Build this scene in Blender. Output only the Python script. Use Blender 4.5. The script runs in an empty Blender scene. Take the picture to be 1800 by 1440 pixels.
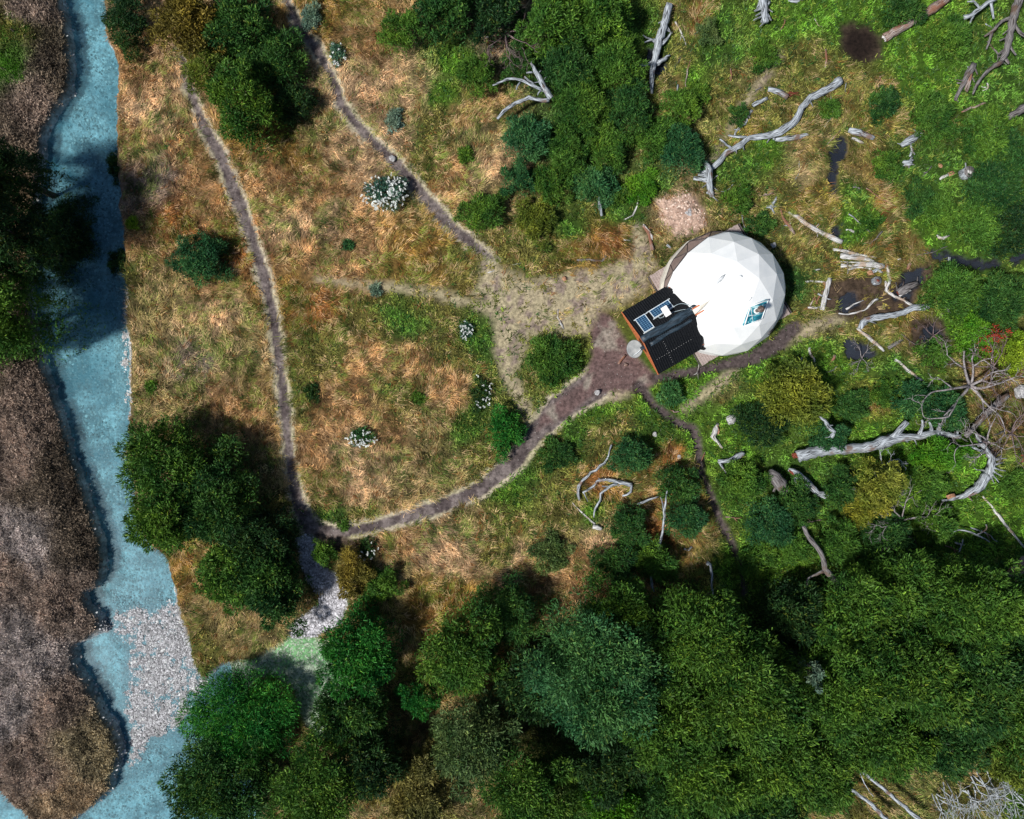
import bpy, bmesh, math, random
import numpy as np
from mathutils import Vector, Matrix

# ------------------------------------------------------------------ camera, world, sun, exposure
SC = bpy.context.scene
COL = SC.collection
H = 46.0                                   # drone height (m)
S = 30.0                                   # photo pixels per metre on the ground
cam_d = bpy.data.cameras.new('camera')
cam = bpy.data.objects.new('camera', cam_d); COL.objects.link(cam)
cam.location = (0, 0, H); cam.rotation_euler = (0, 0, 0)
cam_d.sensor_width = 36; cam_d.lens = 36 * H / 60.0
cam_d.clip_end = 600
SC.camera = cam

SUN_EL = math.radians(55)
SDX, SDY = -0.90, -0.44                    # horizontal direction towards the sun
_n = math.hypot(SDX, SDY); SDX /= _n; SDY /= _n
w = bpy.data.worlds.new('World'); SC.world = w; w.use_nodes = True
nt = w.node_tree
sky = nt.nodes.new('ShaderNodeTexSky'); sky.sky_type = 'NISHITA'; sky.sun_disc = False
sky.sun_elevation = SUN_EL; sky.sun_rotation = math.atan2(SDX, SDY)
bg = nt.nodes['Background']; bg.inputs[1].default_value = 0.062
nt.links.new(sky.outputs[0], bg.inputs[0])
sd = bpy.data.lights.new('sun', 'SUN'); sd.energy = 4.3; sd.angle = math.radians(5); sd.color = (1.0, 0.955, 0.89)
sun = bpy.data.objects.new('sun', sd); COL.objects.link(sun)
sdir = Vector((SDX * math.cos(SUN_EL), SDY * math.cos(SUN_EL), math.sin(SUN_EL)))
sun.rotation_euler = sdir.to_track_quat('Z', 'Y').to_euler(); sun.location = sdir * 60
SC.view_settings.view_transform = 'Standard'; SC.view_settings.look = 'None'
SC.view_settings.exposure = 0.25; SC.view_settings.gamma = 1; SC.view_settings.use_curve_mapping = False
SC.render.engine = 'CYCLES'
SC.cycles.max_bounces = 5; SC.cycles.diffuse_bounces = 3; SC.cycles.transparent_max_bounces = 6
SC.cycles.transmission_bounces = 3; SC.cycles.caustics_reflective = False; SC.cycles.caustics_refractive = False

random.seed(7)
R = np.random.default_rng(11)

# ------------------------------------------------------------------ helpers
def pw(px, py, z=0.0):
    """photo pixel to the world point at height z"""
    k = (H - z) / H
    return ((px - 900) / S * k, (720 - py) / S * k, z)

_lat = [np.random.default_rng(100 + i).random((256, 256)) for i in range(8)]
def vn(x, y, s, seed=0):
    """smooth value noise, cell size s, 0..1"""
    L = _lat[seed % 8]; off = seed * 17.31
    u = np.asarray(x) / s + 500 + off; v = np.asarray(y) / s + 500 + off * 1.7
    iu = np.floor(u).astype(int); iv = np.floor(v).astype(int)
    fu = u - iu; fv = v - iv
    fu = fu * fu * (3 - 2 * fu); fv = fv * fv * (3 - 2 * fv)
    a = L[iu & 255, iv & 255]; b = L[(iu + 1) & 255, iv & 255]
    c = L[iu & 255, (iv + 1) & 255]; d = L[(iu + 1) & 255, (iv + 1) & 255]
    return (a * (1 - fu) + b * fu) * (1 - fv) + (c * (1 - fu) + d * fu) * fv
def fbm(x, y, s, seed=0, o=3):
    t = 0; a = 1; n = 0
    for i in range(o):
        t = t + a * vn(x, y, s / 2 ** i, seed + i); n += a; a *= .55
    return t / n
def sstep(a, b, x):
    t = np.clip((x - a) / (b - a), 0, 1); return t * t * (3 - 2 * t)
def line_d(px, py, pts, widths=None):
    """distance in px from a polyline minus its local half width"""
    best = np.full(px.shape, 1e9)
    for i in range(len(pts) - 1):
        (ax, ay), (bx, by) = pts[i][:2], pts[i + 1][:2]
        dx, dy = bx - ax, by - ay; L2 = dx * dx + dy * dy + 1e-9
        t = np.clip(((px - ax) * dx + (py - ay) * dy) / L2, 0, 1)
        d = np.hypot(px - ax - t * dx, py - ay - t * dy)
        wa, wb = pts[i][2], pts[i + 1][2]
        best = np.minimum(best, d - (wa + (wb - wa) * t) / 2)
    return best
def poly_d(px, py, pts):
    """signed distance in px to a polygon, negative inside"""
    inside = np.zeros(px.shape, bool); best = np.full(px.shape, 1e9); n = len(pts)
    for i in range(n):
        (ax, ay), (bx, by) = pts[i], pts[(i + 1) % n]
        dx, dy = bx - ax, by - ay
        t = np.clip(((px - ax) * dx + (py - ay) * dy) / (dx * dx + dy * dy + 1e-9), 0, 1)
        best = np.minimum(best, np.hypot(px - ax - t * dx, py - ay - t * dy))
        c = ((ay > py) != (by > py)) & (px < (bx - ax) * (py - ay) / ((by - ay) if by != ay else 1e-9) + ax)
        inside ^= c
    return np.where(inside, -best, best)

def link(name, me, mat=None, parent=None, **props):
    o = bpy.data.objects.new(name, me); COL.objects.link(o)
    if mat is not None and me is not None:
        for m in (mat if isinstance(mat, (list, tuple)) else [mat]): me.materials.append(m)
    if parent is not None: o.parent = parent
    for k, v in props.items():
        if v is not None: o[k] = v
    return o
def thing(name, label, cat, loc=(0, 0, 0), group=None, rz=0):
    o = bpy.data.objects.new(name, None); COL.objects.link(o); o.location = loc; o.rotation_euler = (0, 0, rz)
    o.empty_display_size = .2
    o['label'] = label; o['category'] = cat
    if group: o['group'] = group
    return o
def np_mesh(name, V, F, col=None, smooth=False, uv=None):
    """V (n,3), F (m,k) -> mesh, col per vertex (n,3)"""
    me = bpy.data.meshes.new(name)
    V = np.ascontiguousarray(V, np.float32); F = np.ascontiguousarray(F, np.int32)
    m, k = F.shape
    me.vertices.add(len(V)); me.vertices.foreach_set('co', V.ravel())
    me.loops.add(m * k); me.loops.foreach_set('vertex_index', F.ravel())
    me.polygons.add(m); me.polygons.foreach_set('loop_start', np.arange(0, m * k, k, dtype=np.int32))
    me.update(calc_edges=True)
    if smooth: me.polygons.foreach_set('use_smooth', np.ones(m, bool))
    if col is not None:
        a = me.color_attributes.new('Col', 'FLOAT_COLOR', 'POINT')
        c = np.ones((len(V), 4), np.float32); c[:, :3] = col
        a.data.foreach_set('color', c.ravel())
    if uv is not None:
        ul = me.uv_layers.new(name='UVMap'); ul.data.foreach_set('uv', np.ascontiguousarray(uv[F.ravel()], np.float32).ravel())
    return me

# ------------------------------------------------------------------ materials
def new_mat(name, rough=0.8, spec=0.3):
    m = bpy.data.materials.new(name); m.use_nodes = True
    b = m.node_tree.nodes['Principled BSDF']
    b.inputs['Roughness'].default_value = rough; b.inputs['Specular IOR Level'].default_value = spec
    return m, m.node_tree, b
def N(nt, t, **kw):
    n = nt.nodes.new(t)
    for k, v in kw.items(): setattr(n, k, v)
    return n
def noise_mat(name, c1, c2, scale=8, rough=.8, spec=.3, bump=0.0, metal=0, detail=6, stretch=None, lo=.35, hi=.65):
    m, nt, b = new_mat(name, rough, spec)
    tc = N(nt, 'ShaderNodeTexCoord'); mp = N(nt, 'ShaderNodeMapping')
    if stretch: mp.inputs['Scale'].default_value = stretch
    nt.links.new(tc.outputs['Object'], mp.inputs[0])
    no = N(nt, 'ShaderNodeTexNoise'); no.inputs['Scale'].default_value = scale; no.inputs['Detail'].default_value = detail
    nt.links.new(mp.outputs[0], no.inputs['Vector'])
    r = N(nt, 'ShaderNodeValToRGB'); r.color_ramp.elements[0].position = lo; r.color_ramp.elements[1].position = hi
    r.color_ramp.elements[0].color = (*c1, 1); r.color_ramp.elements[1].color = (*c2, 1)
    nt.links.new(no.outputs[0], r.inputs[0]); nt.links.new(r.outputs[0], b.inputs['Base Color'])
    b.inputs['Metallic'].default_value = metal
    if bump:
        bp = N(nt, 'ShaderNodeBump'); bp.inputs['Strength'].default_value = bump; bp.inputs['Distance'].default_value = .02
        nt.links.new(no.outputs[0], bp.inputs['Height']); nt.links.new(bp.outputs[0], b.inputs['Normal'])
    return m
def attr_leaf_mat(name, rough=.6, trans=.25, spec=.25, var=.5):
    """leaf / blade colour comes with the plant, varied by noise"""
    m, nt, b = new_mat(name, rough, spec)
    at = N(nt, 'ShaderNodeAttribute', attribute_name='Col')
    tc = N(nt, 'ShaderNodeTexCoord'); no = N(nt, 'ShaderNodeTexNoise'); no.inputs['Scale'].default_value = 2.3; no.inputs['Detail'].default_value = 5
    nt.links.new(tc.outputs['Object'], no.inputs['Vector'])
    mr = N(nt, 'ShaderNodeMapRange'); mr.inputs[1].default_value = .3; mr.inputs[2].default_value = .7
    mr.inputs[3].default_value = 1 - var * .5; mr.inputs[4].default_value = 1 + var * .5
    nt.links.new(no.outputs[0], mr.inputs[0])
    mx = N(nt, 'ShaderNodeVectorMath', operation='SCALE'); nt.links.new(at.outputs['Color'], mx.inputs[0]); nt.links.new(mr.outputs[0], mx.inputs['Scale'])
    nt.links.new(mx.outputs[0], b.inputs['Base Color'])
    tl = N(nt, 'ShaderNodeBsdfTranslucent'); nt.links.new(mx.outputs[0], tl.inputs[0])
    ms = N(nt, 'ShaderNodeMixShader'); ms.inputs[0].default_value = trans
    nt.links.new(b.outputs[0], ms.inputs[1]); nt.links.new(tl.outputs[0], ms.inputs[2])
    nt.links.new(ms.outputs[0], nt.nodes['Material Output'].inputs[0])
    return m
M_LEAF = attr_leaf_mat('foliage')
M_GRASS = attr_leaf_mat('grass blades', rough=.55, trans=.2, spec=.3, var=.35)
M_BARK = noise_mat('bark', (.05, .04, .03), (.14, .11, .09), 14, .9, .2, .6)

def wood_mat(name, pale, mid, dark, brown, brown_amt):
    m, nt, b = new_mat(name, .85, .2)
    uv = N(nt, 'ShaderNodeUVMap', uv_map='UVMap')
    mp = N(nt, 'ShaderNodeMapping'); mp.inputs['Scale'].default_value = (1.2, 22, 1); nt.links.new(uv.outputs[0], mp.inputs[0])
    n1 = N(nt, 'ShaderNodeTexNoise'); n1.inputs['Scale'].default_value = 1.6; n1.inputs['Detail'].default_value = 8; n1.inputs['Distortion'].default_value = .6
    nt.links.new(mp.outputs[0], n1.inputs['Vector'])
    r = N(nt, 'ShaderNodeValToRGB'); e = r.color_ramp.elements
    e[0].position = .40; e[0].color = (*dark, 1); e[1].position = .60; e[1].color = (*pale, 1)
    k = e.new(.47); k.color = (*mid, 1)
    nt.links.new(n1.outputs[0], r.inputs[0])
    tc = N(nt, 'ShaderNodeTexCoord'); n2 = N(nt, 'ShaderNodeTexNoise'); n2.inputs['Scale'].default_value = 1.3; n2.inputs['Detail'].default_value = 5
    nt.links.new(tc.outputs['Object'], n2.inputs['Vector'])
    mr = N(nt, 'ShaderNodeMapRange'); mr.inputs[1].default_value = .62 - .25 * brown_amt; mr.inputs[2].default_value = .70 - .2 * brown_amt
    nt.links.new(n2.outputs[0], mr.inputs[0])
    n3 = N(nt, 'ShaderNodeMix', data_type='RGBA'); n3.inputs[7].default_value = (*brown, 1)
    ml = N(nt, 'ShaderNodeMath', operation='MULTIPLY'); ml.inputs[1].default_value = .8
    nt.links.new(mr.outputs[0], ml.inputs[0]); nt.links.new(ml.outputs[0], n3.inputs[0]); nt.links.new(r.outputs[0], n3.inputs[6])
    nt.links.new(n3.outputs[2], b.inputs['Base Color'])
    bp = N(nt, 'ShaderNodeBump'); bp.inputs['Strength'].default_value = .9; bp.inputs['Distance'].default_value = .03
    nt.links.new(n1.outputs[0], bp.inputs['Height']); nt.links.new(bp.outputs[0], b.inputs['Normal'])
    return m
M_GREY = wood_mat('silver weathered wood', (.52, .57, .62), (.24, .27, .30), (.025, .023, .023), (.16, .09, .06), .15)
M_BROWN = wood_mat('brown weathered wood', (.42, .38, .36), (.24, .17, .14), (.05, .035, .03), (.22, .09, .05), .8)
M_DARKW = wood_mat('dull grey wood', (.24, .23, .23), (.14, .13, .13), (.03, .025, .025), (.10, .06, .04), .3)
M_PALE = wood_mat('bleached wood', (.66, .66, .66), (.44, .44, .43), (.10, .09, .08), (.36, .26, .18), .25)
M_RED = noise_mat('red rotten heartwood', (.06, .02, .015), (.26, .07, .045), 22, .9, .1, .8)
M_ORANGEW = noise_mat('orange heartwood', (.25, .11, .06), (.50, .30, .19), 22, .9, .1, .8)

# ------------------------------------------------------------------ layout in photo pixels
RIVER = [(105, -400), (105, 0), (117, 60), (122, 110), (118, 165), (98, 190), (76, 228), (70, 270), (60, 330), (50, 420), (50, 520), (60, 600), (84, 670),
         (108, 750), (130, 820), (150, 870), (165, 920), (176, 960), (178, 1020), (146, 1044), (150, 1066), (168, 1084), (180, 1110), (150, 1125), (130, 1132),
         (128, 1172), (146, 1200), (170, 1240), (190, 1270), (204, 1310), (204, 1350), (190, 1385), (150, 1425), (120, 1445), (60, 1445), (18, 1408), (-20, 1370),
         (-60, 1300), (-120, 1340), (-120, 1900), (450, 1900), (450, 1440), (420, 1300), (400, 1165), (352, 1192), (340, 1170), (328, 1125), (314, 1075), (300, 1025), (290, 985), (235, 930),
         (222, 800), (220, 740), (228, 690), (226, 640), (222, 600), (218, 520), (214, 440), (208, 370), (204, 300), (203, 240), (200, 180), (205, 112), (184, 60), (180, 0), (180, -400)]
CREEK = [(538, 955, 30), (552, 1005, 40), (588, 1045, 46), (580, 1080, 48), (545, 1100, 44), (518, 1112, 30)]
WASH = [(400, 1165), (440, 1160), (505, 1118), (560, 1122), (605, 1130), (640, 1200), (600, 1260), (560, 1300), (530, 1280), (520, 1215), (490, 1185), (450, 1195), (400, 1250)]
BAR = [(185, 1066), (240, 1070), (300, 1048), (345, 1085), (365, 1150), (370, 1200), (350, 1240), (322, 1290), (270, 1315), (215, 1370), (208, 1300), (200, 1230), (205, 1160), (170, 1110)]
BAR2 = [(196, 520), (222, 520), (226, 700), (205, 720), (196, 640)]
PATH1 = [(318, 92, 12), (330, 150, 20), (355, 215, 22), (390, 280, 26), (415, 345, 28), (440, 410, 24), (462, 480, 26), (480, 560, 22), (492, 640, 22), (500, 720, 22), (508, 800, 22), (518, 855, 24), (530, 900, 30), (548, 935, 38)]
PATH2 = [(495, -20, 16), (520, 40, 20), (555, 85, 20), (585, 140, 20), (600, 185, 20), (640, 235, 24), (690, 280, 26), (740, 340, 26), (790, 395, 24), (835, 432, 25), (862, 450, 14), (872, 456, 5)]
PATH3 = [(548, 930, 32), (590, 937, 26), (650, 928, 24), (720, 908, 26), (790, 885, 28), (850, 855, 30), (900, 815, 34), (940, 765, 38), (985, 715, 48), (1040, 680, 60)]
FAINT = [[(560, 492, 10), (600, 497, 16), (700, 505, 18), (800, 525, 20), (870, 545, 24)], [(880, 540, 30), (882, 600, 28), (895, 660, 26), (915, 700, 26), (935, 735, 24)],
         [(860, 465, 16), (870, 500, 20)], [(1130, 455, 34), (1118, 400, 20)], [(1240, 300, 8), (1310, 180, 16), (1370, 100, 12)], [(1200, 720, 14), (1260, 680, 20), (1290, 655, 16)],
         [(1380, 600, 20), (1430, 575, 24), (1480, 560, 16)], [(905, 640, 20), (920, 590, 24), (960, 575, 20), (1000, 585, 16)], [(1040, 700, 24), (1100, 690, 20)]]
CLEAR = [(845, 462), (880, 470), (930, 490), (1000, 480), (1060, 468), (1110, 450), (1145, 440), (1152, 470), (1130, 515), (1085, 545), (1060, 545), (1035, 590), (1010, 590), (960, 578), (915, 590), (905, 620), (880, 640), (872, 580), (848, 525), (820, 520), (840, 495)]
MUD = [(1056, 545), (1078, 552), (1105, 600), (1120, 625), (1150, 655), (1168, 668), (1130, 692), (1085, 688), (1050, 690), (1010, 722), (965, 750), (938, 765), (945, 735), (985, 695), (1025, 668), (1040, 625), (1035, 585)]
TRENCH = [(1125, 680, 22), (1150, 712, 15), (1190, 742, 15), (1220, 755, 18), (1228, 790, 17), (1232, 830, 14), (1250, 870, 14), (1268, 920, 15), (1290, 960, 14), (1305, 1000, 12), (1308, 1045, 10)]
DRAIN = [(1155, 664, 18), (1215, 655, 16), (1270, 642, 20), (1330, 628, 26), (1370, 603, 30), (1398, 575, 26)]
POOLS = [[(1464, 244), (1478, 240), (1494, 248), (1490, 270), (1480, 290), (1477, 320), (1470, 346), (1458, 338), (1462, 300), (1462, 270)],
         [(1460, 395), (1482, 390), (1482, 410), (1470, 425), (1456, 405)],
         [(1135, 85), (1165, 88), (1172, 125), (1160, 135), (1150, 128), (1128, 110)],
         [(1484, 598), (1500, 590), (1520, 600), (1538, 625), (1528, 636), (1500, 638), (1482, 625)],
         [(1620, 580), (1640, 568), (1658, 580), (1652, 610), (1640, 625), (1625, 605)],
         [(1638, 440), (1662, 442), (1700, 454), (1745, 462), (1785, 446), (1810, 438), (1810, 455), (1760, 472), (1700, 470), (1650, 460), (1636, 455)],
         [(1482, 520), (1500, 512), (1508, 535), (1490, 552), (1478, 545)],
         [(1590, 485), (1625, 470), (1620, 500), (1600, 525), (1572, 520)]]
MUDS = [[(1475, 40), (1500, 40), (1520, 52), (1545, 62), (1546, 100), (1530, 112), (1505, 108), (1482, 85)],
        [(1460, 500), (1500, 480), (1560, 500), (1620, 470), (1640, 440), (1640, 480), (1600, 540), (1540, 570), (1480, 560), (1450, 540)],
        [(1600, 560), (1660, 560), (1670, 640), (1630, 650), (1600, 610)],
        [(1190, 345), (1230, 350), (1245, 385), (1215, 410), (1175, 395), (1160, 360)],
        [(560, 945), (640, 945), (630, 965), (590, 975)]]
DEBRIS = [(1160, 350), (1200, 335), (1240, 370), (1240, 400), (1190, 412), (1155, 385)]

STRAW = (.62, .425, .245); TAN = (.45, .265, .115); GOLD = (.34, .21, .05); RUST = (.34, .15, .045); BRN = (.20, .12, .05)
OLIVE = (.19, .18, .045); GREEN = (.075, .17, .022); BRIGHT = (.105, .235, .022); DEEP = (.035, .11, .02); HEATH = (.33, .255, .205)
HGREY = (.42, .37, .345); HDARK = (.19, .15, .11); KHAKI = (.30, .24, .10)
CTRL = [(0, -40, HDARK), (60, 20, HEATH), (20, 60, OLIVE), (15, 125, GREEN), (70, 120, HDARK), (60, 190, HEATH), (10, 200, HDARK), (20, 620, HDARK), (60, 700, HEATH), (30, 800, HEATH),
        (100, 850, HDARK), (60, 950, HGREY), (130, 930, HDARK), (20, 1000, HEATH), (110, 1050, HEATH), (60, 1130, HGREY), (20, 1250, HGREY), (100, 1250, HEATH), (170, 1320, (.30, .25, .15)), (60, 1340, HEATH), (120, 1390, (.36, .27, .17)),
        (240, 120, TAN), (300, 60, STRAW), (260, 200, STRAW), (230, 250, TAN), (320, 260, TAN), (260, 330, HEATH), (350, 330, TAN), (250, 420, TAN), (300, 390, RUST), (230, 480, OLIVE), (270, 520, KHAKI), (370, 500, TAN), (380, 570, STRAW),
        (260, 620, KHAKI), (350, 650, HEATH), (300, 700, KHAKI), (420, 620, KHAKI), (440, 740, TAN), (400, 700, TAN), (470, 820, KHAKI), (460, 900, OLIVE), (430, 440, RUST),
        (350, 1060, KHAKI), (420, 1110, KHAKI), (330, 1030, GOLD), (340, 1150, OLIVE),
        (430, 260, GOLD), (500, 260, GOLD), (560, 220, KHAKI), (480, 330, TAN), (560, 330, TAN), (620, 260, STRAW), (520, 400, STRAW), (580, 400, STRAW), (640, 420, TAN), (700, 440, GOLD), (760, 440, GOLD), (540, 450, TAN), (620, 470, TAN), (500, 520, GOLD), (560, 550, RUST),
        (620, 560, OLIVE), (700, 550, GREEN), (760, 560, OLIVE), (560, 620, OLIVE), (640, 640, TAN), (720, 630, TAN), (800, 620, OLIVE), (840, 600, GREEN), (540, 690, OLIVE), (600, 700, TAN), (700, 700, OLIVE), (780, 700, TAN), (830, 740, GREEN),
        (560, 770, TAN), (620, 800, STRAW), (680, 770, TAN), (740, 760, KHAKI), (560, 850, TAN), (640, 850, STRAW), (720, 850, KHAKI), (800, 820, KHAKI), (860, 800, OLIVE), (580, 900, GREEN), (640, 905, OLIVE),
        (580, 30, GOLD), (640, 60, TAN), (600, 120, STRAW), (680, 140, STRAW), (660, 190, STRAW), (740, 170, STRAW), (780, 120, BRIGHT), (790, 180, BRIGHT), (700, 240, STRAW), (760, 240, OLIVE), (820, 200, TAN), (840, 260, KHAKI), (740, 300, OLIVE), (800, 320, TAN), (860, 300, STRAW), (880, 340, KHAKI), (900, 420, OLIVE), (960, 440, OLIVE), (1020, 440, GOLD), (1080, 420, RUST), (1100, 380, GREEN), (1150, 330, GREEN), (1180, 350, STRAW), (1120, 440, KHAKI), (820, 440, OLIVE), (1000, 400, GREEN),
        (1200, 40, OLIVE), (1240, 30, RUST), (1200, 90, OLIVE), (1230, 130, BRIGHT), (1270, 80, GREEN), (1280, 30, GREEN), (1210, 160, TAN), (1270, 160, OLIVE), (1240, 200, KHAKI), (1320, 120, KHAKI), (1330, 170, OLIVE), (1380, 60, BRIGHT), (1440, 30, BRIGHT), (1420, 110, OLIVE), (1460, 200, OLIVE), (1560, 60, BRIGHT), (1540, 20, BRIGHT), (1600, 120, BRIGHT), (1660, 150, BRIGHT), (1540, 200, GOLD), (1520, 170, OLIVE), (1620, 220, OLIVE), (1700, 160, GREEN), (1750, 130, GREEN),
        (1300, 220, GOLD), (1300, 300, GREEN), (1340, 280, BRIGHT), (1400, 300, STRAW), (1410, 270, TAN), (1360, 320, OLIVE), (1420, 340, GOLD), (1300, 370, OLIVE), (1360, 400, OLIVE), (1440, 380, GOLD), (1500, 340, GREEN), (1510, 280, TAN), (1530, 350, RUST), (1500, 400, BRIGHT), (1560, 400, OLIVE), (1570, 300, GREEN), (1640, 300, GREEN), (1620, 360, GREEN), (1640, 420, BRIGHT), (1600, 440, TAN), (1540, 440, GOLD),
        (1420, 440, OLIVE), (1440, 480, OLIVE), (1400, 500, DEEP), (1490, 490, GOLD), (1550, 520, GOLD), (1560, 560, GOLD), (1580, 590, TAN), (1620, 610, OLIVE), (1460, 580, KHAKI), (1450, 620, BRIGHT), (1480, 660, BRIGHT), (1560, 650, GREEN), (1600, 680, GREEN), (1700, 560, BRIGHT), (1540, 700, GOLD), (1520, 740, BRIGHT), (1560, 745, BRIGHT),
        (1420, 540, OLIVE), (1280, 690, KHAKI), (1240, 700, BRIGHT), (1200, 690, BRIGHT), (1160, 700, BRIGHT), (1250, 660, BRIGHT), (1330, 650, BRIGHT), (1300, 720, BRIGHT), (1280, 780, BRIGHT),
        (1060, 720, BRIGHT), (1100, 740, OLIVE), (1020, 760, GREEN), (980, 790, OLIVE), (1060, 780, OLIVE), (1140, 780, GREEN), (1180, 800, RUST), (1160, 760, GREEN), (1200, 780, BRIGHT), (940, 840, GREEN), (900, 860, BRIGHT), (960, 860, OLIVE), (1000, 880, OLIVE), (1040, 900, BRIGHT), (900, 920, OLIVE), (1060, 940, STRAW), (1180, 940, RUST), (1220, 940, TAN), (1240, 990, OLIVE), (1280, 1000, BRIGHT), (1340, 980, BRIGHT), (1050, 860, RUST), (1180, 930, RUST),
        (700, 950, TAN), (760, 960, STRAW), (820, 930, KHAKI), (860, 960, OLIVE), (800, 990, STRAW), (900, 1000, STRAW), (940, 1020, TAN), (1040, 1000, TAN), (700, 1010, KHAKI), (760, 1040, GOLD), (820, 1060, GOLD), (740, 1100, GOLD), (700, 1150, KHAKI), (700, 1180, OLIVE), (720, 1290, KHAKI), (700, 1400, KHAKI), (660, 1030, OLIVE),
        (1700, 800, BRIGHT), (1700, 860, BRIGHT), (1760, 880, BRIGHT), (1720, 930, BRIGHT), (1790, 960, BRIGHT), (1640, 1380, KHAKI), (1560, 1420, OLIVE), (1720, 1400, OLIVE), (1790, 1420, GREEN), (1100, 1420, DEEP), (1400, 1150, DEEP), (980, 1200, DEEP), (1750, 1150, DEEP), (1300, 880, GREEN), (1400, 860, GREEN), (1000, 100, DEEP), (1000, 250, DEEP), (880, 60, HDARK), (1130, 60, GREEN), (1690, 480, GREEN), (1750, 350, GREEN), (1780, 760, BRN), (1750, 660, BRN)]
CTRL = [(x, y, c if not (x > 1180 and c[0] > c[1] * 1.15 and c not in (RUST, BRN)) else tuple(np.array(c) * .6 + np.array((.15, .22, .035)) * .4)) for x, y, c in CTRL]
_cp = np.array([c[:2] for c in CTRL], float); _cc = np.array([c[2] for c in CTRL], float)
def cover_colour(px, py):
    """what grows at a place: nearest sampled kinds of vegetation, warped by noise"""
    wx = px + (fbm(px, py, 60, 1) - .5) * 70; wy = py + (fbm(px, py, 60, 4) - .5) * 70
    out = np.zeros(px.shape + (3,)); n = px.size
    fx = wx.ravel(); fy = wy.ravel(); o = out.reshape(-1, 3)
    for i in range(0, n, 20000):
        d2 = (fx[i:i + 20000, None] - _cp[None, :, 0]) ** 2 + (fy[i:i + 20000, None] - _cp[None, :, 1]) ** 2
        wgt = 1 / (d2 + 120) ** 2.2
        o[i:i + 20000] = wgt @ _cc / wgt.sum(1, keepdims=True)
    return out
def masks(px, py):
    wob = (fbm(px, py, 22, 2) - .5) * 16
    fine = (fbm(px, py, 8, 5) - .5) * 7
    m = {}
    m['river'] = poly_d(px, py, RIVER) + wob * .8 + fine * .9
    m['creek'] = np.minimum(line_d(px, py, CREEK) + wob * .8, poly_d(px, py, WASH) + wob)
    m['creekline'] = line_d(px, py, CREEK) + wob * .8
    m['bar'] = np.minimum(poly_d(px, py, BAR), poly_d(px, py, BAR2)) + wob * 1.4 + fine
    p = np.minimum(np.minimum(line_d(px, py, PATH1), line_d(px, py, PATH2)), line_d(px, py, PATH3))
    m['path'] = p + wob * .42 + fine * .8
    f = np.full(px.shape, 1e9)
    for q in FAINT: f = np.minimum(f, line_d(px, py, q))
    m['faint'] = np.minimum(f, poly_d(px, py, CLEAR)) + wob * .7
    m['mud'] = poly_d(px, py, MUD) + wob * .5
    t = np.minimum(line_d(px, py, TRENCH), line_d(px, py, DRAIN))
    m['trench'] = t + wob * .4 + fine * .5
    q = np.full(px.shape, 1e9)
    for a in POOLS: q = np.minimum(q, poly_d(px, py, a))
    m['pool'] = q + wob * 1.5 + fine * 1.6
    q = np.full(px.shape, 1e9)
    for a in MUDS: q = np.minimum(q, poly_d(px, py, a))
    m['muds'] = q + wob * 1.2 + fine
    m['debris'] = poly_d(px, py, DEBRIS) + wob
    return m
def west_of(px, py, m):
    """true on the left bank"""
    cx = np.interp(py, [-400, 0, 200, 300, 600, 900, 1050, 1200, 1350, 1440, 1900], [140, 140, 150, 130, 140, 200, 200, 200, 230, 230, 230])
    return (px < cx)
def height(px, py, m):
    x = (px - 900) / S; y = (720 - py) / S
    z = (fbm(x, y, 2.2, 3) - .5) * .16 + (fbm(x, y, .5, 6) - .5) * .06
    west = west_of(px, py, m)
    lumps = (fbm(x, y, .7, 2) - .5) * .10 + (fbm(x, y, .22, 1) - .5) * .12
    z = np.where(west, z + .55 * sstep(0, 60, m['river']) + .15 + lumps, z)
    d = -m['river']
    bed = -.95 + (fbm(x, y, 1.6, 4) - .5) * .2 + (fbm(x, y, .2, 2) - .5) * .05
    bed = bed * (1 - .5 * sstep(34, -20, m['bar'])) - .475 * sstep(34, -20, m['bar']) + (.360 + (fbm(x, y, .28, 3) - .5) * .12) * sstep(34, -20, m['bar'])
    k = sstep(-6, 8, d); z = z * (1 - k) + bed * k
    kc = sstep(8, -6, m['creek']) * (1 - k); z = z * (1 - kc) + (-.25 + (fbm(x, y, .3, 1) - .5) * .1) * kc
    z -= .07 * sstep(4, -6, m['path']); z -= .05 * sstep(5, -8, m['mud'])
    z -= .22 * sstep(4, -6, m['trench']); z -= (.36 - np.abs(fbm(x, y, .45, 5) - .5) * 1.1) * sstep(4, -8, m['pool']); z -= .05 * sstep(8, -8, m['muds'])
    z += .25 * sstep(6, -25, m['debris'])
    return z

# ------------------------------------------------------------------ ground: one sheet
fx = np.arange(-34, 34.01, .125); fy = np.arange(-28, 28.01, .125)
ext = np.array([1, 2, 4, 8, 16, 32, 64, 120.])
gx = np.concatenate([-34 - ext[::-1], fx, 34 + ext]); gy = np.concatenate([-28 - ext[::-1], fy, 28 + ext])
GX, GY = np.meshgrid(gx, gy)
PX = GX * S + 900; PY = 720 - GY * S
MK = masks(PX, PY)
GZ = height(PX, PY, MK)
cov = cover_colour(PX, PY)
n1 = fbm(GX, GY, .9, 1); n2 = fbm(GX, GY, .35, 5)
col = cov * (.22 + .30 * n2[..., None])                       # soil and litter between the plants
def over(col, c, k):
    k = k[..., None]; return col * (1 - k) + np.asarray(c) * k
def mixn(a, b, t): return np.asarray(a) * (1 - t[..., None]) + np.asarray(b) * t[..., None]
col = over(col, mixn((.36, .30, .20), (.27, .245, .15), n1), sstep(10, -14, MK['faint']))
kf = sstep(10, -10, MK['faint']) * sstep(.52, .66, n2) * sstep(-10, 40, PX - 820) * .75
col = over(col, (.17, .125, .12), kf)
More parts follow.
